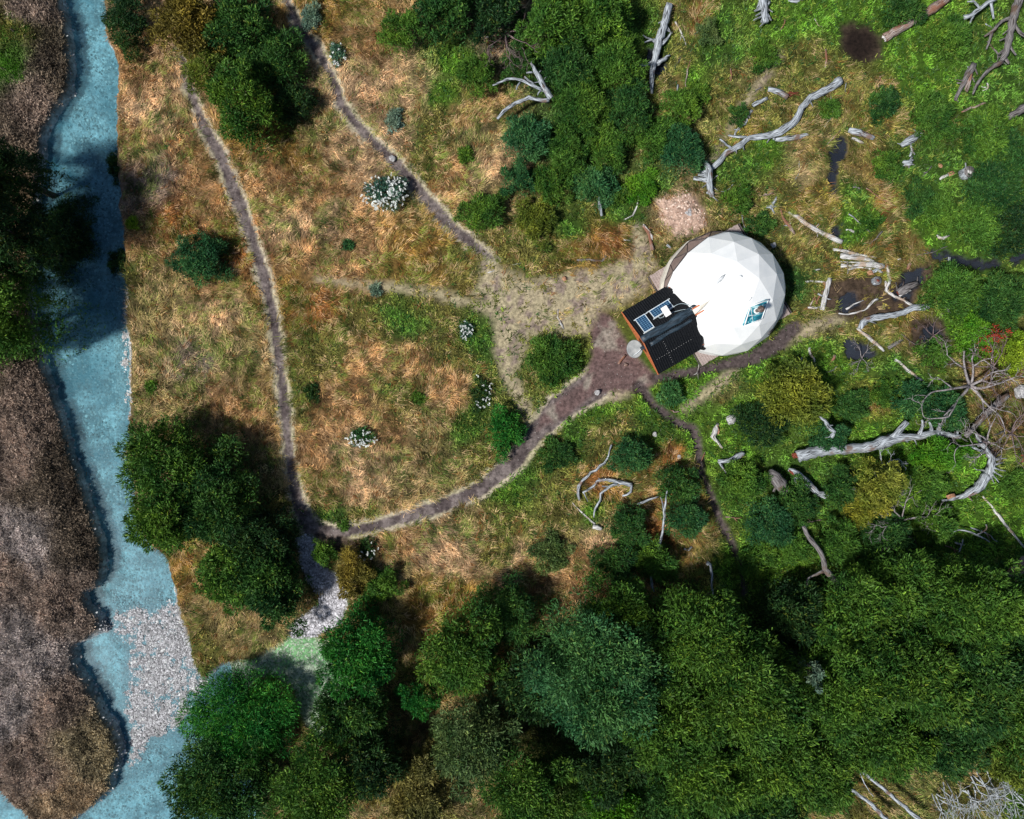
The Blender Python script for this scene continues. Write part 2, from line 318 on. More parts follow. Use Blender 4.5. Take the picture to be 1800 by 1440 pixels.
pc = mixn((.155, .13, .125), (.075, .06, .06), sstep(.35, .65, fbm(GX, GY, .5, 2)))
edge = mixn((.44, .38, .30), (.34, .32, .19), n1)
col = over(col, edge, sstep(9, -1, MK['path'])); col = over(col, pc, sstep(-1, -5, MK['path']))
col = over(col, mixn((.15, .095, .09), (.085, .06, .058), n1), sstep(4, -8, MK['mud']))
km = sstep(5, -10, MK['mud']) * sstep(.56, .68, fbm(GX, GY, 1.1, 6)) * .7
col = over(col, (.26, .24, .20), km)
col = over(col, mixn((.045, .034, .034), (.10, .08, .08), n2), sstep(3, -4, MK['trench']))
col = over(col, mixn((.018, .012, .009), (.09, .06, .045), n2), sstep(6, -6, MK['muds']) * .93)
PITK = np.clip(1.6 - np.hypot((PX - 1512) / 34, (PY - 76) / 38) * 1.25 + (n1 - .5) * .6, 0, 1)
col = over(col, (.014, .009, .007), PITK)
col = over(col, mixn((.30, .20, .16), (.50, .36, .28), n2), sstep(8, -6, MK['debris']))
col = over(col, (.02, .022, .03), sstep(3, -4, MK['pool']))
bedc = mixn((.17, .22, .24), (.46, .52, .54), sstep(.3, .7, fbm(GX, GY, .9, 5, 4)))
bedc = mixn(np.zeros(3), np.ones(3), n1) * 0 + bedc
col = over(col, bedc, sstep(4, -3, MK['river']))
col = over(col, mixn((.26, .26, .27), (.13, .13, .14), n2), sstep(8, -14, MK['bar']) * sstep(2, -4, MK['river']))
kc = sstep(4, -6, MK['creek']) * (1 - sstep(4, -3, MK['river']))
col = over(col, mixn((.17, .36, .17), (.40, .48, .38), sstep(.4, .6, n1)), kc)
col = over(col, mixn((.12, .11, .12), (.35, .34, .37), n2), sstep(4, -6, MK['creekline']))
ny, nx = GX.shape
idx = np.arange(ny * nx).reshape(ny, nx)
F = np.stack([idx[:-1, :-1], idx[:-1, 1:], idx[1:, 1:], idx[1:, :-1]], -1).reshape(-1, 4)
gm, gnt, gb = new_mat('ground', .9, .15)
at = N(gnt, 'ShaderNodeAttribute', attribute_name='Col')
tc = N(gnt, 'ShaderNodeTexCoord')
na = N(gnt, 'ShaderNodeTexNoise'); na.inputs['Scale'].default_value = 5; na.inputs['Detail'].default_value = 9; na.inputs['Roughness'].default_value = .7
gnt.links.new(tc.outputs['Object'], na.inputs['Vector'])
mr = N(gnt, 'ShaderNodeMapRange'); mr.inputs[1].default_value = .32; mr.inputs[2].default_value = .68; mr.inputs[3].default_value = .35; mr.inputs[4].default_value = 1.6
gnt.links.new(na.outputs[0], mr.inputs[0])
mx = N(gnt, 'ShaderNodeVectorMath', operation='SCALE'); gnt.links.new(at.outputs['Color'], mx.inputs[0]); gnt.links.new(mr.outputs[0], mx.inputs['Scale'])
gnt.links.new(mx.outputs[0], gb.inputs['Base Color'])
bp = N(gnt, 'ShaderNodeBump'); bp.inputs['Strength'].default_value = .7; bp.inputs['Distance'].default_value = .05
gnt.links.new(na.outputs[0], bp.inputs['Height']); gnt.links.new(bp.outputs[0], gb.inputs['Normal'])
V = np.stack([GX, GY, GZ], -1).reshape(-1, 3)
link('ground', np_mesh('ground', V, F, col.reshape(-1, 3), smooth=True), gm, kind='structure')
def ground_z(x, y):
    i = np.clip(np.searchsorted(gx, x) - 1, 0, nx - 2); j = np.clip(np.searchsorted(gy, y) - 1, 0, ny - 2)
    return GZ[j, i]

# ------------------------------------------------------------------ water
def sheet(name, pts, z, mat):
    V = [pw(x, y, 0)[:2] + (z,) for x, y in pts]
    bm = bmesh.new(); vs = [bm.verts.new(v) for v in V]; f = bm.faces.new(vs); bmesh.ops.triangulate(bm, faces=[f])
    bmesh.ops.recalc_face_normals(bm, faces=bm.faces)
    if sum(f.normal.z for f in bm.faces) < 0: bmesh.ops.reverse_faces(bm, faces=bm.faces)
    me = bpy.data.meshes.new(name); bm.to_mesh(me); bm.free()
    return link(name, me, mat, kind='structure')
def water_mat(name, c1, c2, clear, rough, bump, scale, spec=.5):
    m, nt, b = new_mat(name, rough, spec)
    tc = N(nt, 'ShaderNodeTexCoord')
    no = N(nt, 'ShaderNodeTexNoise'); no.inputs['Scale'].default_value = scale; no.inputs['Detail'].default_value = 7
    nt.links.new(tc.outputs['Object'], no.inputs['Vector'])
    nb = N(nt, 'ShaderNodeTexNoise'); nb.inputs['Scale'].default_value = .45; nb.inputs['Detail'].default_value = 8; nb.inputs['Roughness'].default_value = .65
    nt.links.new(tc.outputs['Object'], nb.inputs['Vector'])
    r = N(nt, 'ShaderNodeValToRGB'); r.color_ramp.elements[0].position = .38; r.color_ramp.elements[1].position = .62
    r.color_ramp.elements[0].color = (*c1, 1); r.color_ramp.elements[1].color = (*c2, 1)
    nt.links.new(nb.outputs[0], r.inputs[0]); nt.links.new(r.outputs[0], b.inputs['Base Color'])
    tr = N(nt, 'ShaderNodeBsdfTransparent'); tr.inputs[0].default_value = (.58, .85, .92, 1)
    ms = N(nt, 'ShaderNodeMixShader')
    mr = N(nt, 'ShaderNodeMapRange'); mr.inputs[1].default_value = .35; mr.inputs[2].default_value = .65; mr.inputs[3].default_value = clear[0]; mr.inputs[4].default_value = clear[1]
    nt.links.new(nb.outputs[0], mr.inputs[0]); nt.links.new(mr.outputs[0], ms.inputs[0])
    bp = N(nt, 'ShaderNodeBump'); bp.inputs['Strength'].default_value = bump; bp.inputs['Distance'].default_value = .04
    nt.links.new(no.outputs[0], bp.inputs['Height']); nt.links.new(bp.outputs[0], b.inputs['Normal'])
    nt.links.new(b.outputs[0], ms.inputs[1]); nt.links.new(tr.outputs[0], ms.inputs[2]); nt.links.new(ms.outputs[0], nt.nodes['Material Output'].inputs[0])
    return m
M_RIVER = water_mat('milky blue water', (.05, .19, .26), (.17, .33, .39), (.46, .90), .35, .25, 8, .15)
M_POOL = water_mat('peaty water with sky tint', (.02, .024, .034), (.05, .056, .075), (.2, .5), .08, .25, 6)  # dark blue sky reflection is put into the base colour
sheet('river_water', [(-160, -400), (260, -400), (260, 900), (330, 1000), (400, 1150), (470, 1500), (470, 1950), (-160, 1950)], -.60, M_RIVER)
def hull_sheet(poly, i):
    cx = sum(p[0] for p in poly) / len(poly); cy = sum(p[1] for p in poly) / len(poly)
    pts = []
    for (x, y) in poly:
        d = math.hypot(x - cx, y - cy); k = (d + 12) / d; pts.append((cx + (x - cx) * k, cy + (y - cy) * k))
    sheet('bog_pool', pts, -.17, M_POOL)
for i, p_ in enumerate(POOLS): hull_sheet(p_, i)

# ------------------------------------------------------------------ blades, leaves, pebbles
def blade_mesh(name, base, dirv, length, width, col, tipw=.25, tipcol=1.15, side=None):
    """one tapered quad per blade; base (n,3), dirv (n,3)"""
    n = len(base)
    if side is None:
        side = np.cross(dirv, np.array([0, 0, 1.0])); l = np.linalg.norm(side, axis=1, keepdims=True)
        side = np.where(l > 1e-3, side / np.maximum(l, 1e-6), np.array([1, 0, 0.0]))
        up = np.cross(side, dirv); a = (R.random(n) - .5) * 1.4
        side = side * np.cos(a)[:, None] + up * np.sin(a)[:, None]
    tip = base + dirv * length[:, None]
    hw = (width / 2)[:, None]
    V = np.stack([base - side * hw, base + side * hw, tip + side * hw * tipw, tip - side * hw * tipw], 1).reshape(-1, 3)
    F = np.arange(4 * n).reshape(n, 4)
    c = np.repeat(col, 4, 0).reshape(n, 4, 3); c[:, 2:] *= tipcol
    return np_mesh(name, V, F, c.reshape(-1, 3))

# tussock grass and ground cover over everything that is vegetated
def scatter(name, clumps, per, lenr, wr, keep, colf, tilt, spread, zoff=0, mat=M_GRASS, x0=-31, x1=31, y0=-25, y1=25, tipw=.25, flow=None, label=None, cat=None, clump_r=.16):
    cx = R.uniform(x0, x1, clumps); cy = R.uniform(y0, y1, clumps)
    px = cx * S + 900; py = 720 - cy * S
    mk = masks(px, py); k = keep(px, py, mk)
    cx, cy, px, py = cx[k], cy[k], px[k], py[k]
    cc = colf(px, py)
    n = len(cx)
    size = R.uniform(.65, 1.25, n)
    rep = np.repeat(np.arange(n), per); m = len(rep)
    a = R.uniform(0, 2 * np.pi, m)
    if flow is not None:
        fa = flow(cx, cy)[rep]; a = fa + R.normal(0, spread, m)
    rad = np.abs(R.normal(0, clump_r, m)) * size[rep]; a2 = R.uniform(0, 2 * np.pi, m)
    bx = cx[rep] + np.cos(a2) * rad; by = cy[rep] + np.sin(a2) * rad
    bz = ground_z(bx, by) + zoff
    t = R.uniform(tilt[0], tilt[1], m)
    d = np.stack([np.cos(a) * np.sin(t), np.sin(a) * np.sin(t), np.cos(t)], 1)
    L = R.uniform(lenr[0], lenr[1], m) * size[rep]; W = R.uniform(wr[0], wr[1], m)
    c = cc[rep] * R.uniform(.55, 1.45, m)[:, None]
    me = blade_mesh(name, np.stack([bx, by, bz], 1), d, L, W, c, tipw)
    return link(name, me, mat, kind='stuff', label=label, category=cat)
def dryness(c): return np.clip((c[:, 0] / np.maximum(c[:, 1], 1e-3) - .75) / .6, 0, 1)
def flow_f(x, y): return fbm(x, y, 2.6, 3) * 9 + fbm(x, y, .8, 5) * 3
def base_keep(px, py, m):
    return (m['river'] > 2) & (m['creek'] > 2) & (m['path'] > 0) & (m['mud'] > 0) & (m['trench'] > 1) & (m['pool'] > 2) & ((m['muds'] > 5) | ((R.random(px.shape) < .10) & ~((px > 1460) & (py < 130)))) & (m['debris'] > -6) \
        & (np.hypot(px - 1268, py - 517) > 96) & ~((np.abs((px - 1150) * .862 - (py - 582) * .507) < 46) & (np.abs((px - 1150) * .507 + (py - 582) * .862) < 54))
def keep_dry(px, py, m):
    k = base_keep(px, py, m) & ~west_of(px, py, m); f = (m['faint'] > 4) | (R.random(px.shape) < .12)
    return k & f & (dryness(cover_colour(px, py)) > R.random(px.shape) * .9) & (fbm(px, py, 26, 4) + R.random(px.shape) * .25 > .40)
def col_dry(px, py):
    c = cover_colour(px, py); n = len(px)
    v = fbm(px, py, 14, 3); u = R.random(n)
    g = sstep(.48, .62, fbm(px, py, 30, 7) + (px > 1180) * .07) * .8                 # greener patches in the dry sward
    c = c * (1 - g[:, None]) + np.array([.13, .19, .03]) * g[:, None]
    c = c * (.30 + 1.45 * sstep(.30, .70, v))[:, None]
    s = (u < .24) & (v > .42); c[s] = c[s] * .3 + np.array(STRAW) * .86
    c = c * (.80 + .45 * fbm(px, py, 95, 6))[:, None]; c[px > 1180] *= .85
    d = u > .86; c[d] = c[d] * .4 + np.array(GREEN) * .6
    e = (u > .78) & ~d; c[e] = np.array(RUST) * .8
    return c
def keep_green(px, py, m):
    k = base_keep(px, py, m) & ~west_of(px, py, m); f = (m['faint'] > 2) | (R.random(px.shape) < .25)
    return k & f & (dryness(cover_colour(px, py)) < .25 + R.random(px.shape) * .80)
def col_green(px, py):
    c = cover_colour(px, py); n = len(px)
    v = fbm(px, py, 16, 6); u = R.random(n)
    c = c * (.38 + 1.5 * sstep(.25, .75, v))[:, None]
    s = u < .12; c[s] = c[s] * .5 + np.array([.30, .30, .06]) * .5
    d = u > .88; c[d] = np.array(DEEP)
    return c
def keep_west(px, py, m): return (m['river'] > 3) & west_of(px, py, m)
def col_west(px, py):
    c = cover_colour(px, py); v = sstep(.25, .75, fbm(px * 1.0, py * .6, 9, 2)); st = sstep(.3, .7, fbm(px - py * .35, py * .12, 12, 5))
    return c * (.30 + .75 * v + .55 * st)[:, None]
def keep_short(px, py, m):
    return ((m['faint'] < 6) | (np.abs(m['path'] - 3) < 5)) & (m['path'] > -3) & (m['mud'] > -5) & (m['river'] > 2) & (m['trench'] > 0) & (np.hypot(px - 1268, py - 517) > 96)
def col_short(px, py):
    u = R.random(len(px))[:, None]; v = fbm(px, py, 40, 2)[:, None]
    return np.array([.40, .33, .23]) * u + np.array([.27, .27, .13]) * (1 - u) + (v - .5) * np.array([-.1, .06, 0])
scatter('dry_grass', 125000, 8, (.18, .46), (.015, .032), keep_dry, col_dry, (.7, 1.35), .55, flow=flow_f, clump_r=.13,
        label='dry tan and rust tussock grass filling the meadow between the trails', cat='grass')
scatter('green_herbs', 70000, 9, (.10, .24), (.03, .07), keep_green, col_green, (.3, 1.4), 3, tipw=.5, clump_r=.15,
        label='low green leafy ground cover round the dome and the fallen logs', cat='ground cover')
scatter('heath_scrub', 26000, 11, (.10, .28), (.03, .07), keep_west, col_west, (.2, 1.2), 2, x0=-31, x1=-21, tipw=.4,
        label='low greyish brown heath scrub covering the far river bank', cat='heath')
scatter('trampled_grass', 20000, 5, (.04, .10), (.012, .026), keep_short, col_short, (.4, 1.3), 3, clump_r=.2,
        label='short pale trampled grass on the clearing and the trail edges', cat='grass')

def pebbles(name, count, keep, size, colr, x0, x1, y0, y1, label):
    x = R.uniform(x0, x1, count); y = R.uniform(y0, y1, count)
    px = x * S + 900; py = 720 - y * S; k = keep(px, py, masks(px, py)); x, y = x[k], y[k]; n = len(x)
    z = ground_z(x, y)
    s = R.uniform(size[0], size[1], n); a = R.uniform(0, 6.28, n); f1 = R.uniform(.6, 1, n); f2 = R.uniform(.35, .7, n)
    ring = [(1, 0, 0), (.6, .8, .1), (-.3, .95, 0), (-1, .1, .05), (-.5, -.85, 0), (.55, -.8, .1), (0.1, 0, 1)]
    T = np.array(ring)[None] * R.uniform(.8, 1.2, (n, 7, 1))
    X = T[..., 0] * s[:, None]; Y = T[..., 1] * (s * f1)[:, None]; Z = T[..., 2] * (s * f2)[:, None]
    V = np.stack([x[:, None] + X * np.cos(a)[:, None] - Y * np.sin(a)[:, None], y[:, None] + X * np.sin(a)[:, None] + Y * np.cos(a)[:, None], z[:, None] + Z + .005], -1).reshape(-1, 3)
    f = np.array([(i, (i + 1) % 6, 6) for i in range(6)])
    F = (np.arange(n)[:, None, None] * 7 + f[None]).reshape(-1, 3)
    c = np.array(colr[0]) + (np.array(colr[1]) - np.array(colr[0])) * R.random((n, 1)); c = c * R.uniform(.7, 1.2, (n, 1))
    return link(name, np_mesh(name, V, F, np.repeat(c, 7, 0)), M_STONE, kind='stuff', label=label, category='gravel')
M_STONE = attr_leaf_mat('river stone', rough=.8, trans=0.0, spec=.3, var=.3)
pebbles('bar_gravel', 30000, lambda px, py, m: (m['bar'] < R.normal(-6, 16, px.shape)) & (m['river'] < 0), (.02, .07), ((.11, .11, .12), (.55, .56, .59)), -25, -18, -23, -10, 'pale grey cobbles of the gravel bar in the river')
pebbles('river_gravel', 26000, lambda px, py, m: (m['river'] < -3 + R.normal(0, 2, px.shape)) & ~((m['bar'] < -10) & (R.random(px.shape) < .5)), (.03, .10), ((.10, .12, .13), (.58, .60, .60)), -29, -17, -25, 25, 'scattered stones under the blue river water')
pebbles('bank_gravel', 4000, lambda px, py, m: (m['river'] < 6) & (px > 190) & (px < 232) & (py > 500) & (py < 740), (.03, .09), ((.2, .19, .18), (.6, .6, .6)), -24, -22, -1, 8, 'grey gravel strip along the right bank of the river')
pebbles('creek_gravel', 9000, lambda px, py, m: (m['creekline'] < 2), (.03, .085), ((.18, .18, .20), (.66, .66, .72)), -13, -8, -14, -7, 'white pebbles of the small dry creek between the trees')
pebbles('wash_gravel', 7000, lambda px, py, m: (m['creek'] < 0) & (m['creekline'] > 0), (.03, .08), ((.14, .26, .13), (.46, .52, .44)), -17, -9, -20, -12, 'mossy pale stones where the creek meets the river')
pebbles('trail_stones', 9000, lambda px, py, m: (m['path'] < -2) | (m['mud'] < -4) | ((m['trench'] < 0) & (R.random(px.shape) < .6)), (.012, .035), ((.10, .08, .08), (.42, .40, .38)), -20, 18, -12, 25, 'small stones and bark chips lying on the bare trails')
pebbles('wood_chips', 1500, lambda px, py, m: (m['debris'] < 0), (.03, .09), ((.30, .17, .12), (.75, .60, .50)), 7, 13, 9, 14, 'pinkish wood chips and bark scattered behind the dome')

# ------------------------------------------------------------------ trees and shrubs
G = {'green': ((.035, .115, .018), (.12, .25, .03)), 'deep': ((.018, .075, .018), (.06, .16, .03)), 'teal': ((.018, .09, .03), (.055, .17, .05)), 'olive': ((.07, .115, .015), (.22, .26, .035)),
     'bright': ((.05, .20, .012), (.15, .34, .025)), 'lime': ((.13, .26, .015), (.28, .40, .03)), 'moss': ((.026, .10, .015), (.115, .235, .03)), 'blue': ((.028, .12, .038), (.09, .24, .075)),
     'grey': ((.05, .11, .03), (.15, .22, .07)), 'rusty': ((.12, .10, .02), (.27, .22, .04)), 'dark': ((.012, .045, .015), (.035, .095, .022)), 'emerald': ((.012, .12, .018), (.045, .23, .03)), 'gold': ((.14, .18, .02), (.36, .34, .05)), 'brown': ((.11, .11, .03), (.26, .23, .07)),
     'sage': ((.10, .19, .14), (.22, .32, .24)), 'white': ((.04, .12, .08), (.10, .22, .15))}
def crown_mesh(name, rx, ry, h, cols, dens=420, leaf=(.16, .34), lw=(.035, .07), low=.15, lobes=None, rot=0, ragged=.25, up=.35):
    """foliage sprays on many overlapping lobes; origin at the stem foot"""
    r = (rx + ry) / 2; area = math.pi * rx * ry
    nl = lobes or max(12, int(area * (2.6 if r < 2.2 else 1.7)))
    u = np.sqrt((np.arange(nl) + R.random(nl)) / nl); a = np.arange(nl) * 2.39996 + R.normal(0, .35, nl) + R.uniform(0, 6.28)
    ph = R.uniform(0, 6.28, 4); am = R.uniform(.06, .17, 4) * (1 if ragged > .15 else .5)
    outline = lambda th: 1.02 + am[0] * np.sin(2 * th + ph[0]) + am[1] * np.sin(3 * th + ph[1]) + am[2] * np.sin(5 * th + ph[2]) + .5 * am[3] * np.sin(9 * th + ph[3])
    fo = outline(a) * R.uniform(.86, 1.08, nl)
    lx = u * np.cos(a) * rx * .82 * fo; ly = u * np.sin(a) * ry * .82 * fo
    lr = np.clip(r * R.uniform(.16, .40, nl), .2, 1.25) * (1.05 - .30 * u)
    lz = h * (low + (1 - low) * np.clip(1 - (u * .95) ** 2, 0, 1) ** .42) - lr * .85 + R.normal(0, (.15 if low > .4 else .10) * h, nl)
    lz = np.clip(lz, lr * .3, h - lr * .7)
    n = int(area * dens * 1.35)
    wgt = lr ** 2; li = R.choice(nl, n, p=wgt / wgt.sum())
    d = R.normal(size=(n, 3)); d[:, 2] = np.abs(d[:, 2]) * .9 - .15; d /= np.linalg.norm(d, axis=1, keepdims=True)
    wob = 1 + ragged * (fbm(d[:, 0] * 3 + li * 7.7, d[:, 1] * 3 + d[:, 2] * 2, .8, 3) - .5) * 2
    rad = lr[li] * np.clip(R.normal(.86, .16, n), .2, 1.15) * wob
    P = np.stack([lx[li], ly[li], lz[li]], 1) + d * rad[:, None] * np.array([1, 1, .8])
    nb_ = int(n * .28)                                          # inner leaves that close the crown
    ub = np.sqrt(R.random(nb_)) * (.97 + .12 * np.sin(R.uniform(0, 6.28, nb_))); ab = R.uniform(0, 6.28, nb_)
    ub0 = ub; ub = ub * outline(ab) * .92
    P[:nb_, 0] = ub * np.cos(ab) * rx * .93; P[:nb_, 1] = ub * np.sin(ab) * ry * .93
    P[:nb_, 2] = h * (low * .5 + (.72 - low * .5) * np.sqrt(np.clip(1 - ub0 * ub0, 0, 1))) * (.75 + .4 * fbm(P[:nb_, 0] + r * 9, P[:nb_, 1], .9, 2)) + R.normal(0, .06 * h, nb_)
    P[:, 2] = np.clip(P[:, 2], .04, h * 1.05)
    out = P.copy() - np.array([0, 0, h * .2]); out /= np.linalg.norm(out, axis=1, keepdims=True) + 1e-6
    dv = d * .7 + out * .35 + R.normal(0, .62, (n, 3)); dv[:, 2] += up; dv[:, 2] = np.minimum(dv[:, 2], 1.1)
    dv /= np.linalg.norm(dv, axis=1, keepdims=True)
    L = R.uniform(leaf[0], leaf[1], n); W = R.uniform(lw[0], lw[1], n)
    c1, c2 = np.array(cols[0]), np.array(cols[1])
    lt = np.clip(R.random(nl) * .9 + .05, 0, 1)[li]
    blot = fbm(P[:, 0] + r * 31, P[:, 1] + h * 17, .8, 4)
    t = np.clip(lt * .5 + R.random(n) * .25 + (blot - .42) * 1.5, 0, 1.25)[:, None]
    c = (c1 * (1 - t) + c2 * t) * R.uniform(.55, 1.45, (n, 1)) * (.80 if h > 3.4 else .92)
    tipn = (R.random(n) < .10) & (d[:, 2] > .2); c[tipn] = c[tipn] * 1.3 + np.array([.06, .05, .0])
    hue = fbm(P[:, 0] + r * 11, P[:, 1] + 40, 1.7, 6)[:, None] - .5; c = np.clip(c * (1 + hue * np.array([1.0, .5, -.1])), .004, 1)
    side = np.cross(dv, R.normal(size=(n, 3)) * .6 + d); side /= np.linalg.norm(side, axis=1, keepdims=True) + 1e-6
    me = blade_mesh(name, P - dv * (L * .4)[:, None], dv, L, W, c, .45, 1.2, side)
    return me, [(lx[i], ly[i], lz[i]) for i in range(nl)]
def tube(pts, seg=8, jag=0.0, cap=True, flat=1.0, seed=0):
    """pts [(x,y,z,r)] -> V,F(list),uv ; smooth tube with ridged section"""
    P = np.array(pts, float); n = len(P)
    d = np.gradient(P[:, :3], axis=0); d /= np.linalg.norm(d, axis=1, keepdims=True) + 1e-9
    rg = np.random.default_rng(seed); ridge = 1 + jag * rg.uniform(-1, 1, seg)
    V = []; UV = []; s = 0
    side = np.cross(d[0], (0, 0, 1.0)); side = side / np.linalg.norm(side) if np.linalg.norm(side) > 1e-3 else np.array([1, 0, 0.])
    for i in range(n):
        side = side - d[i] * side.dot(d[i]); side /= np.linalg.norm(side) + 1e-9
        upv = np.cross(side, d[i])
        if i: s += np.linalg.norm(P[i, :3] - P[i - 1, :3])
        rr = ridge * (1 + jag * .6 * rg.uniform(-1, 1, seg))
        for j in range(seg):
            a = 2 * math.pi * j / seg
            V.append(P[i, :3] + (side * math.cos(a) + upv * math.sin(a) * flat) * P[i, 3] * rr[j])
            UV.append((s, abs(2 * j / seg - 1) * P[i, 3] * 3))
    F = []
    for i in range(n - 1):
        for j in range(seg):
            k = (j + 1) % seg; F.append((i * seg + j, i * seg + k, (i + 1) * seg + k, (i + 1) * seg + j))
    if cap: F.append(tuple(range(seg - 1, -1, -1))); F.append(tuple((n - 1) * seg + j for j in range(seg)))
    return V, F, UV
def merge(parts):
    V = []; F = []; U = []
    for v, f, u in parts:
        o = len(V); V += list(v); U += list(u); F += [tuple(i + o for i in q) for q in f]
    return V, F, U
def pmesh(name, V, F, U=None, smooth=True):
    me = bpy.data.meshes.new(name); me.from_pydata([tuple(map(float, v)) for v in V], [], F); me.update()
    if U is not None:
        ul = me.uv_layers.new(name='UVMap'); lv = np.zeros(len(me.loops), np.int32); me.loops.foreach_get('vertex_index', lv)
        ul.data.foreach_set('uv', np.array(U, np.float32)[lv].ravel())
    if smooth: me.polygons.foreach_set('use_smooth', np.ones(len(me.polygons), bool))
    return me
def stem_mesh(name, h, tops, r=.12):
    parts = [tube([(0, 0, -.15, r * 1.3), (.03, .02, h * .2, r), (0, 0, h * .5, r * .55)], 7, .1)]
    for (x, y, z) in tops[:6]:
        parts.append(tube([(0, 0, h * .18, r * .5), (x * .5, y * .5, z * .6 + h * .08, r * .34), (x * .95, y * .95, max(z, .1), r * .12)], 5, .1))
    V, F, U = merge(parts); return pmesh(name, V, F, U)
def plant(px, py, rpx, h, kind, label, cat=None, group=None, ry=None, dens=420, name=None, leaf=None, lw=None, **kw):
    zc = h * .55; x, y, _ = pw(px, py, zc); k = (H - zc) / H
    rx = rpx / S * k; ry_ = (ry or rpx) / S * k
    tree = h >= 3.0; cat = cat or ('tree' if tree else 'shrub')
    z0 = float(ground_z(np.array([x]), np.array([y]))[0])
    o = thing(name or ('broadleaf_tree' if tree else 'evergreen_shrub'), label, cat, (x, y, z0), group)
    big = rpx > 70
    me, tops = crown_mesh('crown', rx, ry_, h - z0 if z0 > 0 else h, G[kind], dens=dens, leaf=leaf or ((.11, .25) if h >= 3 else (.10, .23)), lw=lw or ((.045, .085) if h >= 3 else (.03, .055)), **kw)
    link('crown' if tree else 'foliage', me, M_LEAF, o, kind='stuff')
    link('trunk' if tree else 'stem', stem_mesh('trunk', h, tops, .16 if tree else .05), M_BARK, o)
    return o

